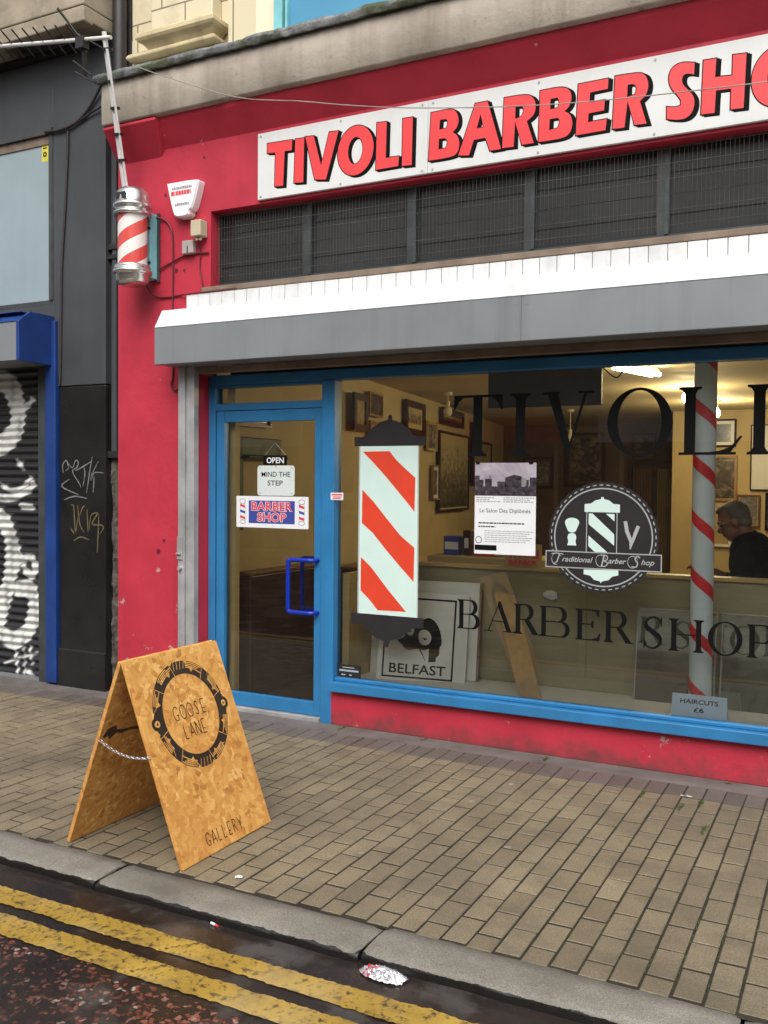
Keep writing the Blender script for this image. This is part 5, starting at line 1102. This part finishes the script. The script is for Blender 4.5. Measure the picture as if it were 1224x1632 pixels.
m['pic_photo'] = pic_mat('grey_photo', [(0.3, (0.05, 0.05, 0.06)), (0.5, (0.18, 0.17, 0.17)), (0.7, (0.45, 0.42, 0.38))], 9, 1.0, 9.0)
m['pic_blue'] = pic_mat('blue_photo', [(0.35, (0.015, 0.03, 0.07)), (0.55, (0.06, 0.10, 0.20)), (0.75, (0.35, 0.36, 0.38))], 12, 0.8, 2.0)
m['pic_warm'] = pic_mat('warm_print', [(0.3, (0.28, 0.20, 0.09)), (0.55, (0.45, 0.35, 0.18)), (0.68, (0.15, 0.04, 0.02))], 8, 1.0, 3.0)
wa, wb = Vector((-4.02, 1.9, 0)), Vector((-4.47, 4.8, 0)); wd = (wb-wa).normalized()
def LW(s, z): return Fr(wa+wd*s+Vector((0.03, 0.005, z)), wd, (0, 0, 1))
wa2, wb2 = Vector((-4.146, 0.11, 0)), Vector((-4.10, 1.2, 0)); wd2 = (wb2-wa2).normalized()
def LW0(y, z): return Fr(Vector((-4.146+0.0422*(y-0.11)+0.012, y, z)), wd2, (0, 0, 1))
BW = lambda x, z: Fr((x, 6.93, z), (1, 0, 0), (0, 0, 1))
framed('framed_picture', LW(0.06, 2.23), 0.36, 0.33, 'pic_warm', 'narrow dark framed print highest at the left end of the side wall', 'darkwood', 'wall_in', 0.06, 0.0)
framed('framed_picture', LW(0.47, 2.33), 0.38, 0.22, 'pic_dark', 'small oak framed print with a red patch beside the dark narrow frame', 'oak', 'tan', 0.02, 0.0)
framed('framed_picture', LW(0.53, 2.09), 0.46, 0.18, 'pic_warm', 'low brown framed print just above the dome of the pole sticker', 'oak', 'tan', 0.02, 0.0)
framed('framed_picture', LW(1.77, 2.29), 0.72, 0.36, 'pic_sketch', 'dark framed sketch on a pale mount right of the pole sticker cap', 'darkwood', 'wall_in', 0.07, 0.06)
framed('framed_picture', LW(2.44, 2.14), 0.40, 0.33, 'pic_photo', 'unframed looking pale photograph between the sketch and the tall picture', 'wall_in', 'wall_in', 0.01, 0.02)
framed('framed_picture', LW(3.40, 2.41), 1.08, 0.20, 'pic_warm', 'wide dark framed picture above the tall ink drawing', 'darkwood', 'brownwood', 0.05, 0.04)
framed('framed_picture', LW(3.50, 1.75), 1.50, 0.96, 'pic_sketch', 'tall cream ink drawing in a thin dark frame left of the T', 'darkwood', 'wall_in', 0.03, 0.02)
framed('framed_picture', LW(5.10, 1.90), 1.2, 0.60, 'pic_warm', 'plain tan picture behind the lower part of the T', 'darkwood', 'tan', 0.03, 0.02)
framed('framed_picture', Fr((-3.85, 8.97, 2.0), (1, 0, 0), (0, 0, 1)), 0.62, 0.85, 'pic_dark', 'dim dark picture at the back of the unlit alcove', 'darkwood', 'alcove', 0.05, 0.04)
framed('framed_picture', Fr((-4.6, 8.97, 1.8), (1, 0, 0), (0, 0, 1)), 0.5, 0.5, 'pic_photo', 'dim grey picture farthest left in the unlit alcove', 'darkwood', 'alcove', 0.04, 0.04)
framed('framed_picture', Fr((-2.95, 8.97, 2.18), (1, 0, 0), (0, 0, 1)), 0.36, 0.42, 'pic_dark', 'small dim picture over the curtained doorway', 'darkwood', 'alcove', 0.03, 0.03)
framed('framed_picture', BW(-1.60, 2.265), 0.36, 0.34, 'pic_blue', 'black framed blue photograph topmost on the lit back wall', 'ink', 'paper', 0.02, 0.04)
framed('framed_picture', BW(-1.60, 1.705), 0.40, 0.56, 'pic_dark', 'tall dark concert poster in a wooden frame below the blue photograph', 'oak', 'ink', 0.03, 0.0)
framed('framed_picture', BW(-0.98, 1.96), 0.54, 0.80, 'pic_photo', 'large white mounted print in a black frame at the right window edge', 'ink', 'paper', 0.012, 0.20)
framed('framed_picture', BW(-1.262, 1.305), 0.26, 0.40, 'pic_photo', 'brown framed group photograph just above the barber', 'brownwood', 'tan', 0.02, 0.01)
framed('framed_picture', BW(-0.95, 1.30), 0.24, 0.46, 'pic_photo', 'black framed grey photograph beside the group photograph', 'ink', 'pic_photo', 0.03, 0.0)
framed('framed_picture', BW(-1.62, 1.10), 0.34, 0.50, 'pic_warm', 'yellowish framed clippings lowest on the lit back wall', 'wall_in', 'paper', 0.01, 0.03)
framed('framed_picture', LW(2.62, 1.62), 0.30, 0.40, 'pic_photo', 'pale print in a thin frame left of the tall ink drawing', 'oak', 'paper', 0.02, 0.04)
framed('framed_picture', LW(4.75, 2.30), 0.40, 0.30, 'pic_dark', 'small dark picture high behind the stem of the T', 'darkwood', 'tan', 0.03, 0.03)
framed('framed_picture', LW0(0.47, 2.10), 0.50, 0.16, 'pic_warm', 'long brown frame seen through the top of the door glass', 'brownwood', 'brownwood', 0.02, 0.02)
framed('framed_picture', LW0(0.235, 1.40), 0.06, 0.42, 'pic_sketch', 'thin dark framed certificate at the left of the door glass', 'darkwood', 'wall_in', 0.012, 0.0)
t = thing('wall_clock_shelf', 'dark green carved shelf on the side wall behind the OPEN sign', 'shelf', (-4.08, 0.5, 1.5))
obj('back', MB().box(-4.118, -4.085, 0.33, 0.86, 1.80, 1.94), 'green_in', t, 0.01); obj('upright', MB().box(-4.120, -4.088, 0.30, 0.36, 1.25, 1.94), 'green_in', t, 0.006); obj('bracket', MB().box(-4.115, -4.02, 0.34, 0.86, 1.785, 1.799), 'green_in', t, 0.004)
t = thing('wainscot_cupboard', 'dark brown low cupboard just inside the shop door', 'cupboard', (-4.0, 0.8, 0.036))
obj('carcass', B(-4.09, -3.96, 0.28, 1.20, 0.036, 0.92), 'darkwood', t, 0.01); obj('top', B(-4.092, -3.945, 0.27, 1.22, 0.921, 0.945), 'brownwood', t, 0.004)
t = thing('reception_desk', 'dark stained desk inside beyond the door', 'desk', (-3.55, 1.9, 0.036))
obj('front', B(-3.93, -3.16, 1.45, 1.95, 0.036, 0.88), 'darkwood', t, 0.01); obj('top', B(-3.95, -3.14, 1.42, 1.98, 0.881, 0.91), 'brownwood', t, 0.006)
t = thing('shop_counter', 'tan counter behind the olive panel left of the poster', 'counter', (-2.55, 1.7, 0.036))
obj('front', B(-3.10, -2.05, 1.55, 1.95, 0.036, 0.975), 'brownwood', t, 0.01); obj('top', B(-3.12, -2.03, 1.52, 1.98, 0.976, 1.03), 'tan', t, 0.006)
for x, w, h, mt, lb in ((-3.03, 0.14, 0.15, 'sign_blue', 'blue box standing on the tan counter'), (-2.86, 0.06, 0.20, 'darkwood', 'dark upright book on the tan counter'), (-2.77, 0.15, 0.13, 'sign_pink', 'red package lying on the tan counter'), (-2.60, 0.10, 0.20, 'tan', 'tan carton on the tan counter'), (-2.46, 0.09, 0.16, 'tag_grey', 'grey carton on the tan counter')):
    t = thing('carton' if 'book' not in lb else 'book', lb, 'carton' if 'book' not in lb else 'book', (x+w/2, 1.70, 1.031))
    obj('box', B(x, x+w, 1.64, 1.78, 1.031, 1.031+h), mt, t, 0.004); obj('label_panel', B(x+0.012, x+w-0.012, 1.6375, 1.6395, 1.031+h*0.3, 1.031+h*0.7), 'paper', t)
t = thing('shop_card', 'cream card with red capitals on the panel just below the poster', 'card', (-1.93, 0.66, 1.056)); TF = Fr((-2.02, 0.65, 1.056)); obj('sheet', MB().poly([(-0.13, 0), (0.13, 0), (0.13, 0.15), (-0.13, 0.15)], TF, 0, 0, 0.004), 'tan', t); obj('lettering', MB().text('TIVOLI', 0.055, TF, 0.001, 0, (0, 0.058), bold=0.004, width=0.22).text('BARBER', 0.03, TF, 0.001, 0, (0, 0.012), bold=0.002, width=0.2), 'sign_red', t)
t = thing('curtained_doorway', 'doorway with orange and yellow curtains at the back of the alcove', 'doorway', (-2.85, 8.9, 0.036))
crt = lambda x0, x1: MB().add([v for i in range(41) for v in ((x0+(x1-x0)*i/40, 8.93+0.03*math.sin(i*1.1), 0.05), (x0+(x1-x0)*i/40, 8.93+0.03*math.sin(i*1.1), 1.86))], [(2*i, 2*i+2, 2*i+3, 2*i+1) for i in range(40)], 0, True)
obj('curtain', crt(-3.11, -2.83), 'oak', t, label='orange brown curtain'); obj('curtain', crt(-2.75, -2.52), 'tan', t, label='yellow curtain'); obj('frame', MB().box(-3.17, -3.12, 8.90, 8.99, 0.036, 1.93).box(-2.51, -2.46, 8.90, 8.99, 0.036, 1.93).box(-3.17, -2.46, 8.90, 8.99, 1.931, 1.98), 'darkwood', t)
t = thing('hanging_signboard', 'black signboard hung from the ceiling behind the capitals TIVO', 'sign', (-2.02, 1.05, 2.15)); obj('board', B(-2.425, -1.605, 1.02, 1.06, 2.15, 2.46), 'blackpl', t, 0.006); obj('hanger', MB().tube([(-2.2, 1.04, 2.46), (-2.2, 1.04, 2.549)], 0.005, 6).tube([(-1.8, 1.04, 2.46), (-1.8, 1.04, 2.549)], 0.005, 6), 'wire', t)
tag(obj('flex', MB().tube(spline([(-1.60, 1.04, 2.40), (-1.50, 1.02, 2.33), (-1.44, 1.0, 2.42), (-1.40, 1.0, 2.549)], 8), 0.005, 6), 'cable'), 'loop of dark flex hanging beside the black signboard', 'cable')
tag(obj('flex', MB().tube(spline([(-1.45, 1.3, 2.53), (-1.1, 1.0, 2.43), (-0.8, 0.9, 2.41), (-0.5, 0.9, 2.44), (-0.2, 0.9, 2.53)], 8), 0.004, 6), 'cable'), 'dark flex sagging under the ceiling behind the striped column', 'cable')
# lamps
t = thing('tube_lamp', 'lit twin tube lamp on the ceiling nearest the window', 'lamp', (-1.585, 2.04, 2.50), 'lamps on the shop ceiling')
d = Vector((0.16, 0.59, 0)).normalized(); sdn = Vector((d.y, -d.x, 0)); c0_ = Vector((-1.585, 2.04, 2.49))
bt_ = MB(); bt_.tube([c0_-d*0.33+Vector((0, 0, 0.03)), c0_+d*0.33+Vector((0, 0, 0.03))], 0.022, 8); obj('batten', bt_, 'pendant', t)
for k in (-1, 1): obj('tube', MB().tube([c0_-d*0.31+sdn*0.032*k, c0_+d*0.31+sdn*0.032*k], 0.017, 12), 'bulb', t)
ld = bpy.data.lights.new('tube_light', 'POINT'); ld.energy = 11; ld.color = (1, 0.80, 0.46); ld.shadow_soft_size = 0.1
lo = bpy.data.objects.new('tube_light', ld); COL.objects.link(lo); lo.location = (0, 0, -0.12); lo.parent = t
for x, y, z, drop, lit, lb in ((-1.53, 3.97, 2.455, 0.03, True, 'lit ceiling bulb left of the striped column'), (-1.475, 5.55, 2.42, 0.06, True, 'lit ceiling bulb right of the striped column'),
                              (-3.85, 3.6, 2.36, 0.16, False, 'unlit pendant bulb hanging left of the capital T'), (-3.30, 6.2, 2.20, 0.30, False, 'unlit pendant bulb hanging inside the capital V')):
    t = thing('ceiling_lamp', lb, 'lamp', (x, y, z), 'lamps on the shop ceiling')
    obj('rose', MB().lathe([(0.0, 2.52), (0.045, 2.522), (0.05, 2.549)], x, y, 20), 'pendant', t)
    obj('holder', MB().tube([(x, y, 2.52), (x, y, z+0.08)], 0.006, 8).lathe([(0.018, z+0.05), (0.022, z+0.06), (0.020, z+0.10), (0.008, z+0.105)], x, y, 16), 'pendant', t)
    obj('bulb', MB().lathe([(0.0, z-0.060), (0.030, z-0.052), (0.046, z-0.022), (0.044, z+0.012), (0.026, z+0.038), (0.018, z+0.05)], x, y, 20), 'bulb' if lit else 'pendant', t)
    if lit:
        ld = bpy.data.lights.new('bulb_light', 'POINT'); ld.energy = {3.97: 22, 5.55: 24}[y]; ld.color = (1, 0.78, 0.42); ld.shadow_soft_size = 0.07
        lo = bpy.data.objects.new('bulb_light', ld); COL.objects.link(lo); lo.location = (0, 0, -0.13); lo.parent = t

# ================================================================== THE BARBER
def ellipsoid(mb, c, ax, n=14, mi=0):
    """ax: three semi-axis vectors"""
    c = Vector(c); a, b, d = (Vector(v) for v in ax); vs = []; k = n//2
    for i in range(k+1):
        t = PI*i/k
        for j in range(n): p = 2*PI*j/n; vs.append(c+d*math.cos(t)+(a*math.cos(p)+b*math.sin(p))*math.sin(t))
    mb.add(vs, [(i*n+j, i*n+(j+1) % n, (i+1)*n+(j+1) % n, (i+1)*n+j) for i in range(k) for j in range(n)], mi, True); return mb
def limb(mb, pts, rs):
    P = [Vector(p) for p in pts]; mb.tube(P, rs, 14)
    for p, r in zip(P, rs): ellipsoid(mb, p, ((r, 0, 0), (0, r, 0), (0, 0, r)), 10)
    return mb
def remesh(o, vox, sm=6):
    r = o.modifiers.new('remesh', 'REMESH'); r.mode = 'VOXEL'; r.voxel_size = vox; r.use_smooth_shade = True
    s = o.modifiers.new('smooth', 'SMOOTH'); s.iterations = sm; s.factor = 0.5; return o
pr = thing('person', 'stooping grey haired man in a black jacket and glasses behind the panel', 'person', (-0.25, 1.15, 0.036))
Hc = Vector((-0.690, 1.10, 1.385)); hf = Vector((-0.88, -0.10, -0.46)).normalized(); hu = Vector((-0.46, 0, 0.88)); hsd = hf.cross(hu).normalized()*-1; hu = hsd.cross(hf).normalized(); hu = hu if hu.z > 0 else -hu
HL = lambda f, s, u: Hc+hf*f+hsd*s+hu*u
body = MB()
ellipsoid(body, HL(-0.012, 0, 0.018), (hf*0.100, hsd*0.078, hu*0.100)); ellipsoid(body, HL(0.035, 0, -0.055), (hf*0.062, hsd*0.056, hu*0.066)); ellipsoid(body, HL(0.060, 0, -0.098), (hf*0.030, hsd*0.032, hu*0.024))
ellipsoid(body, HL(0.098, 0, -0.030), (hf*0.022, hsd*0.014, hu*0.022)); ellipsoid(body, HL(0.082, 0, 0.020), (hf*0.020, hsd*0.050, hu*0.014)); ellipsoid(body, HL(0.088, 0, -0.068), (hf*0.014, hsd*0.024, hu*0.010))
for s in (-1, 1): ellipsoid(body, HL(-0.005, s*0.080, -0.022), (hf*0.020, hsd*0.010, hu*0.032))
chest, waist, pelv = Vector((-0.575, 1.14, 1.10)), Vector((-0.48, 1.15, 0.96)), Vector((-0.38, 1.15, 0.84))
limb(body, [HL(-0.03, 0, -0.06), (-0.60, 1.115, 1.275), (-0.545, 1.125, 1.215)], [0.056, 0.058, 0.075])
for c, ry, rx in ((Vector((-0.575, 1.13, 1.175)), 0.195, 0.12), (chest, 0.175, 0.125), (waist, 0.150, 0.115), (pelv, 0.160, 0.125)): ellipsoid(body, c, ((rx, 0, 0), (0, ry, 0), (0, 0, 0.13)))
arms = {}
for s in (-1, 1):
    sh_ = Vector((-0.575, 1.13+s*0.205, 1.185)); el_ = Vector((-0.66, 1.13+s*0.245, 0.925)); wr = Vector((-0.82, 1.13+s*0.14, 1.03)); arms[s] = (sh_, el_, wr)
    limb(body, [sh_, sh_.lerp(el_, 0.5), el_], [0.054, 0.048, 0.040]); limb(body, [el_, el_.lerp(wr, 0.4), wr], [0.041, 0.040, 0.027])
    d = (wr-el_).normalized(); up_ = Vector((0, 0, 1)); sdv = d.cross(up_).normalized(); nrm = sdv.cross(d)
    ellipsoid(body, wr+d*0.048, (d*0.050, sdv*0.040, nrm*0.015))
    for k, (off, L) in enumerate(((-0.030, 0.066), (-0.010, 0.076), (0.010, 0.071), (0.029, 0.055))):
        b0 = wr+d*0.085+sdv*off; b1 = b0+d*L*0.5-nrm*0.008; b2 = b1+d*L*0.3-nrm*0.020; b3 = b2+d*L*0.10-nrm*0.020
        limb(body, [b0, b1, b2, b3], [0.0092, 0.0086, 0.0080, 0.0070])
    tb = wr+d*0.030+sdv*0.034*(-s); limb(body, [tb, tb+d*0.030+sdv*0.020*(-s)-nrm*0.010, tb+d*0.060+sdv*0.022*(-s)-nrm*0.022], [0.012, 0.010, 0.008])
legs = {}
for s in (-1, 1):
    hip = Vector((-0.38, 1.15+s*0.09, 0.80)); kn = Vector((-0.42, 1.15+s*0.10, 0.45)); an = Vector((-0.36, 1.15+s*0.10, 0.095)); legs[s] = (hip, kn, an)
    limb(body, [hip, hip.lerp(kn, 0.5), kn], [0.085, 0.072, 0.055]); limb(body, [kn, kn.lerp(an, 0.35), an], [0.053, 0.054, 0.036]); ellipsoid(body, an+Vector((-0.06, 0, -0.035)), ((0.115, 0, 0), (0, 0.042, 0), (0, 0, 0.030)))
remesh(obj('body', body, 'skin', pr), 0.006, 4)
jk = MB(); g_ = 0.016
limb(jk, [(-0.605, 1.115, 1.27), (-0.555, 1.125, 1.225)], [0.070, 0.092])
for c, ry, rx in ((Vector((-0.575, 1.13, 1.175)), 0.220, 0.140), (chest, 0.195, 0.145), (waist, 0.180, 0.140), (pelv, 0.190, 0.150)): ellipsoid(jk, c, ((rx, 0, 0), (0, ry, 0), (0, 0, 0.145)))
for s, (sh_, el_, wr) in arms.items(): limb(jk, [sh_, sh_.lerp(el_, 0.5), el_], [0.074, 0.064, 0.056]); limb(jk, [el_, el_.lerp(wr, 0.55)], [0.056, 0.046])
remesh(obj('jacket', jk, 'jacket', pr), 0.009, 4)
tr = MB(); ellipsoid(tr, pelv-Vector((0, 0, 0.03)), ((0.14, 0, 0), (0, 0.175, 0), (0, 0, 0.13)))
for s, (hip, kn, an) in legs.items(): limb(tr, [hip, hip.lerp(kn, 0.5), kn, kn.lerp(an, 0.5), an+Vector((0, 0, 0.02))], [0.100, 0.086, 0.070, 0.066, 0.058])
remesh(obj('trousers', tr, 'trouser', pr), 0.010, 4)
for s, (hip, kn, an) in legs.items():
    q = MB(); ellipsoid(q, an+Vector((-0.06, 0, -0.022)), ((0.130, 0, 0), (0, 0.048, 0), (0, 0, 0.037))); obj('shoe', q, 'blackpl', pr)
hr = MB(); ellipsoid(hr, HL(-0.030, 0, 0.022), (hf*0.092, hsd*0.086, hu*0.100)); ellipsoid(hr, HL(-0.060, 0, -0.035), (hf*0.050, hsd*0.075, hu*0.055)); ellipsoid(hr, HL(0.02, 0, 0.085), (hf*0.055, hsd*0.055, hu*0.032))
remesh(obj('hair', hr, 'hair', pr), 0.006, 4)
gl_ = MB()
for s in (-1, 1):
    cc = HL(0.094, s*0.033, 0.0); gl_.tube([cc+hsd*0.022*math.cos(a)+hu*0.016*math.sin(a) for a in [2*PI*i/14 for i in range(15)]], 0.002, 5); gl_.tube([HL(0.092, s*0.055, 0.003), HL(0.0, s*0.082, 0.0)], 0.002, 5)
gl_.tube([HL(0.096, -0.012, 0.004), HL(0.096, 0.012, 0.004)], 0.002, 5); obj('glasses', gl_, 'wire', pr)
for s in (-1, 1): q = MB(); ellipsoid(q, HL(0.080, s*0.032, -0.002), (hf*0.011, hsd*0.011, hu*0.008)); obj('eye', q, 'ink', pr)

pr.location.x -= 0.065
# ================================================================== A-FRAME SIGN
af = thing('a_frame_sign', 'strand board pavement sign reading GOOSE LANE GALLERY near the kerb', 'sign board', (-2.77, -2.0, 0.0))
AF = Fr((-2.455, -2.318, 0.004), (0, 1, 0), (-0.325, 0, 0.83)); AL = 0.893; AW = 0.640
obj('front_panel', MB().box(0, AW, 0, 0.018, 0, AL, 0, AF), 'osb', af, 0.0025)
AB = Fr((-3.092, -2.318, 0.004), (0, 1, 0), (0.300, 0, 0.83)); obj('rear_panel', MB().box(0, AW, 0.0, 0.018, 0, AL-0.016, 0, AB), 'osb', af, 0.0025)
for v in (0.10, 0.47): obj('hinge', MB().box(v, v+0.06, 0.019, 0.021, AL-0.05, AL-0.01, 0, AF).tube([AF(v, AL-0.002, -0.021), AF(v+0.06, AL-0.002, -0.021)], 0.004, 8), 'rail', af)
ring = MB(); cen = (0.322, 0.598); c0 = 0.0008
ring.ring(0.182, 0.242, AF, c0, 0, n=110, cen=cen)
def pol(r, a): return (cen[0]+r*math.cos(a), cen[1]+r*math.sin(a))
for a in (0.0, PI): ring.ring(0.012, 0.028, AF, c0+0.0002, 0, n=30, cen=pol(0.236, a))
obj('ring_emblem', ring, 'ink_brown', af)
lt = MB()
c1 = c0+0.0006
for a0, a1 in ((0.24, 0.70), (0.86, 1.36), (1.80, 2.30), (2.46, 2.90), (3.38, 3.84), (4.0, 4.50), (4.94, 5.44), (5.6, 6.04)):
    for j, r0 in enumerate((0.209, 0.2165, 0.225, 0.2335)):
        sh0 = 0.05*((j*7+int(a0*10)) % 4); lt.ring(r0, r0+0.0048, AF, c1, 0, a0+sh0, a1-0.04*((j*3+int(a0*7)) % 3), 110, cen)
    lt.stroke([pol(0.181, a0-0.02), pol(0.244, a0+0.03)], 0.003, AF, c1+0.0002); lt.stroke([pol(0.209, a1-0.14), pol(0.236, a1+0.02)], 0.0025, AF, c1+0.0003)
for k in range(8):
    a = 0.40+PI/4*k; lt.poly([pol(0.194, a), pol(0.209, a-0.05), pol(0.224, a), pol(0.209, a+0.05)], AF, c1+0.0005)
for a in (PI/2, 3*PI/2):
    for k in (-0.13, -0.03, 0.07, 0.17): lt.stroke([pol(0.204, a+k), pol(0.246, a+k-0.05)], 0.003, AF, c1+0.0001)
    for sgn in (-1, 1): lt.poly([pol(0.232, a+sgn*0.22), pol(0.246, a+sgn*0.27), pol(0.246, a+sgn*0.15)], AF, c1+0.0004)
for a in (0.0, PI):
    lt.ring(0.006, 0.015, AF, c1+0.0004, 0, n=24, cen=pol(0.230, a)); lt.poly([pol(0.236, a-0.20), pol(0.246, a-0.22), pol(0.246, a-0.12)], AF, c1+0.0004); lt.poly([pol(0.236, a+0.20), pol(0.246, a+0.12), pol(0.246, a+0.22)], AF, c1+0.0004)
obj('ring_lines', lt, 'osb', af)
def deco(mb, txt, x, z, h, w, fr, slant=0.0):
    """tall thin art deco capitals drawn with a pen"""
    G = {'G': [[(0.90, 0.80), (0.72, 0.97), (0.45, 1), (0.16, 0.82), (0.05, 0.5), (0.16, 0.18), (0.45, 0.0), (0.75, 0.05)], [(0.75, 0.0), (0.75, 0.36)], [(0.55, 0.36), (0.92, 0.36)]], 'O': [[(0.5+0.46*math.cos(a), 0.5+0.5*math.sin(a)) for a in [2*PI*i/16 for i in range(17)]]], 'S': [[(0.75, 0.85), (0.5, 1), (0.25, 0.8), (0.45, 0.55), (0.72, 0.25), (0.5, 0.0), (0.2, 0.12)]],
         'E': [[(0.8, 1), (0.2, 1), (0.2, 0), (0.8, 0)], [(0.2, 0.32), (0.65, 0.32)]], 'L': [[(0.2, 1), (0.2, 0), (0.75, 0)]], 'A': [[(0.05, 0), (0.5, 1), (0.95, 0)], [(0.2, 0.3), (0.8, 0.3)]], 'N': [[(0.1, 0), (0.1, 1), (0.9, 0), (0.9, 1)]], 'R': [[(0.15, 0), (0.15, 1), (0.6, 0.98), (0.78, 0.78), (0.6, 0.55), (0.15, 0.5)], [(0.35, 0.5), (0.85, 0)]], 'Y': [[(0.05, 1), (0.5, 0.45), (0.95, 1)], [(0.5, 0.45), (0.5, 0)]]}
    cw_ = w/len(txt)
    for i, ch in enumerate(txt):
        LS = []
        for L in G[ch]:
            cur = [L[0], L[1]]
            for p in L[2:]:
                d1, d2 = Vector(cur[-1])-Vector(cur[-2]), Vector(p)-Vector(cur[-1])
                if d1.angle(d2) > 0.95: LS.append(cur); cur = [cur[-1], p]
                else: cur.append(p)
            LS.append(cur)
        for L in LS: mb.stroke([(x+cw_*(i+0.08+0.84*a), z+h*b+slant*(i+a)*cw_) for a, b in L], h*0.072, fr, 0.0009+0.0002*(i % 3))
    return mb
tx = MB(); deco(tx, 'GOOSE', 0.198, 0.585, 0.062, 0.235, AF, 0.0); deco(tx, 'LANE', 0.232, 0.497, 0.062, 0.165, AF, 0.0); deco(tx, 'GALLERY', 0.175, 0.038, 0.055, 0.265, AF, 0.0)
obj('lettering', tx, 'ink_brown', af)
sm = MB()
for k, (L, w) in enumerate((([(0.028, 0.515), (0.045, 0.545), (0.085, 0.552), (0.098, 0.525), (0.06, 0.505)], 0.022), ([(0.10, 0.530), (0.14, 0.518), (0.19, 0.520), (0.26, 0.508)], [0.014, 0.020, 0.012, 0.016]), ([(0.045, 0.53), (0.09, 0.535)], 0.03))): sm.stroke(L, w, AB, 0.0008+0.0003*k)
# (inside face of the rear panel carries an inky smear)
ABi = Fr(AB(0, 0, 0), (0, 1, 0), (0.300, 0, 0.83)); obj('smear', sm, 'smear_ink', af)
ch = MB(); p0, p1 = Vector((-2.912, -2.322, 0.487)), Vector((-2.630, -2.322, 0.449)); k = 20
for i in range(k):
    t = (i+0.5)/k; c = p0.lerp(p1, t)+Vector((0, 0, -0.030*4*t*(1-t))); d = (p1-p0).normalized(); s_ = Vector((0, 1, 0)) if i % 2 else Vector((0, 0, 1))
    ch.tube([c+d*0.0105*math.cos(a)+s_*0.0055*math.sin(a) for a in [2*PI*j/10 for j in range(11)]], 0.0017, 5, cap=False)
obj('chain', ch, 'chain', af)

# ================================================================== LITTER
fo = MB(); n = 22; vs = []
for j in range(n+1):
    for i in range(n+1):
        a, b = i/n*2-1, j/n*2-1; r = 0.085*a; s = 0.042*b*math.sqrt(max(0, 1-0.75*a*a))
        vs.append((-1.392+r*0.96+s*0.25, -2.600+s-r*0.10+0.012, -0.036+0.026*max(0, 1-a*a*0.9)*max(0, 1-b*b)*(0.7+0.6*mnoise.noise((i*0.9, j*0.9, 3)))+0.007*mnoise.noise((i*2.3, j*2.1, 8))))
fo.add(vs, [(j*(n+1)+i, j*(n+1)+i+1, (j+1)*(n+1)+i+1, (j+1)*(n+1)+i) for j in range(n) for i in range(n)])
fo.mi = [1 if ((k % n) in (3, 6) and (k//n) % 7 != 3) or ((k//n) == 14 and (k % n) < 8) else 0 for k in range(len(fo.f))]
tag(obj('foil_wrapper', fo, ['foil', 'wrapred']), 'crumpled silver foil wrapper with red lines lying in the gutter', 'wrapper')
def scrap(name, x, y, z, s, mt, label, cat, asp=0.5, rot=0.0):
    mb = MB(); vs = []; n = 5
    for j in range(n+1):
        for i in range(n+1):
            a, b = (i/n-0.5)*s, (j/n-0.5)*s*asp; vs.append((x+a*math.cos(rot)-b*math.sin(rot), y+a*math.sin(rot)+b*math.cos(rot), z+0.004+abs(mnoise.noise((i*0.7+x, j*0.7, y)))*s*0.25))
    mb.add(vs, [(j*(n+1)+i, j*(n+1)+i+1, (j+1)*(n+1)+i+1, (j+1)*(n+1)+i) for j in range(n) for i in range(n)]); return tag(obj(name, mb, mt), label, cat)
scrap('paper_scrap', -2.219, -2.261, 0.0, 0.030, 'paper', 'tiny white paper scrap on the bricks beside the pavement sign', 'litter', 0.7, 0.4)
scrap('paper_strip', -0.782, -0.366, 0.0, 0.060, 'greybox', 'thin pale strip of litter on the bricks near the red plinth', 'litter', 0.22, 0.2)
scrap('dry_leaf', -0.62, -0.03, 0.002, 0.035, 'leaf', 'curled brown leaf against the foot of the red plinth', 'leaf', 0.5, 0.2)
scrap('dry_leaf', -2.42, -0.04, 0.002, 0.045, 'leaf', 'brown leaf lying on the cement edge below the pole sticker', 'leaf', 0.4, 0.9)
stb = MB().tube([(-2.125, -2.562, -0.036), (-2.100, -2.569, -0.036)], 0.005, 8, 0).tube([(-2.100, -2.569, -0.036), (-2.088, -2.572, -0.036)], 0.0051, 8, 1)
tag(obj('cigarette_end', stb, ['paper', 'sign_red']), 'orange tipped cigarette end in the gutter against the kerb', 'litter')
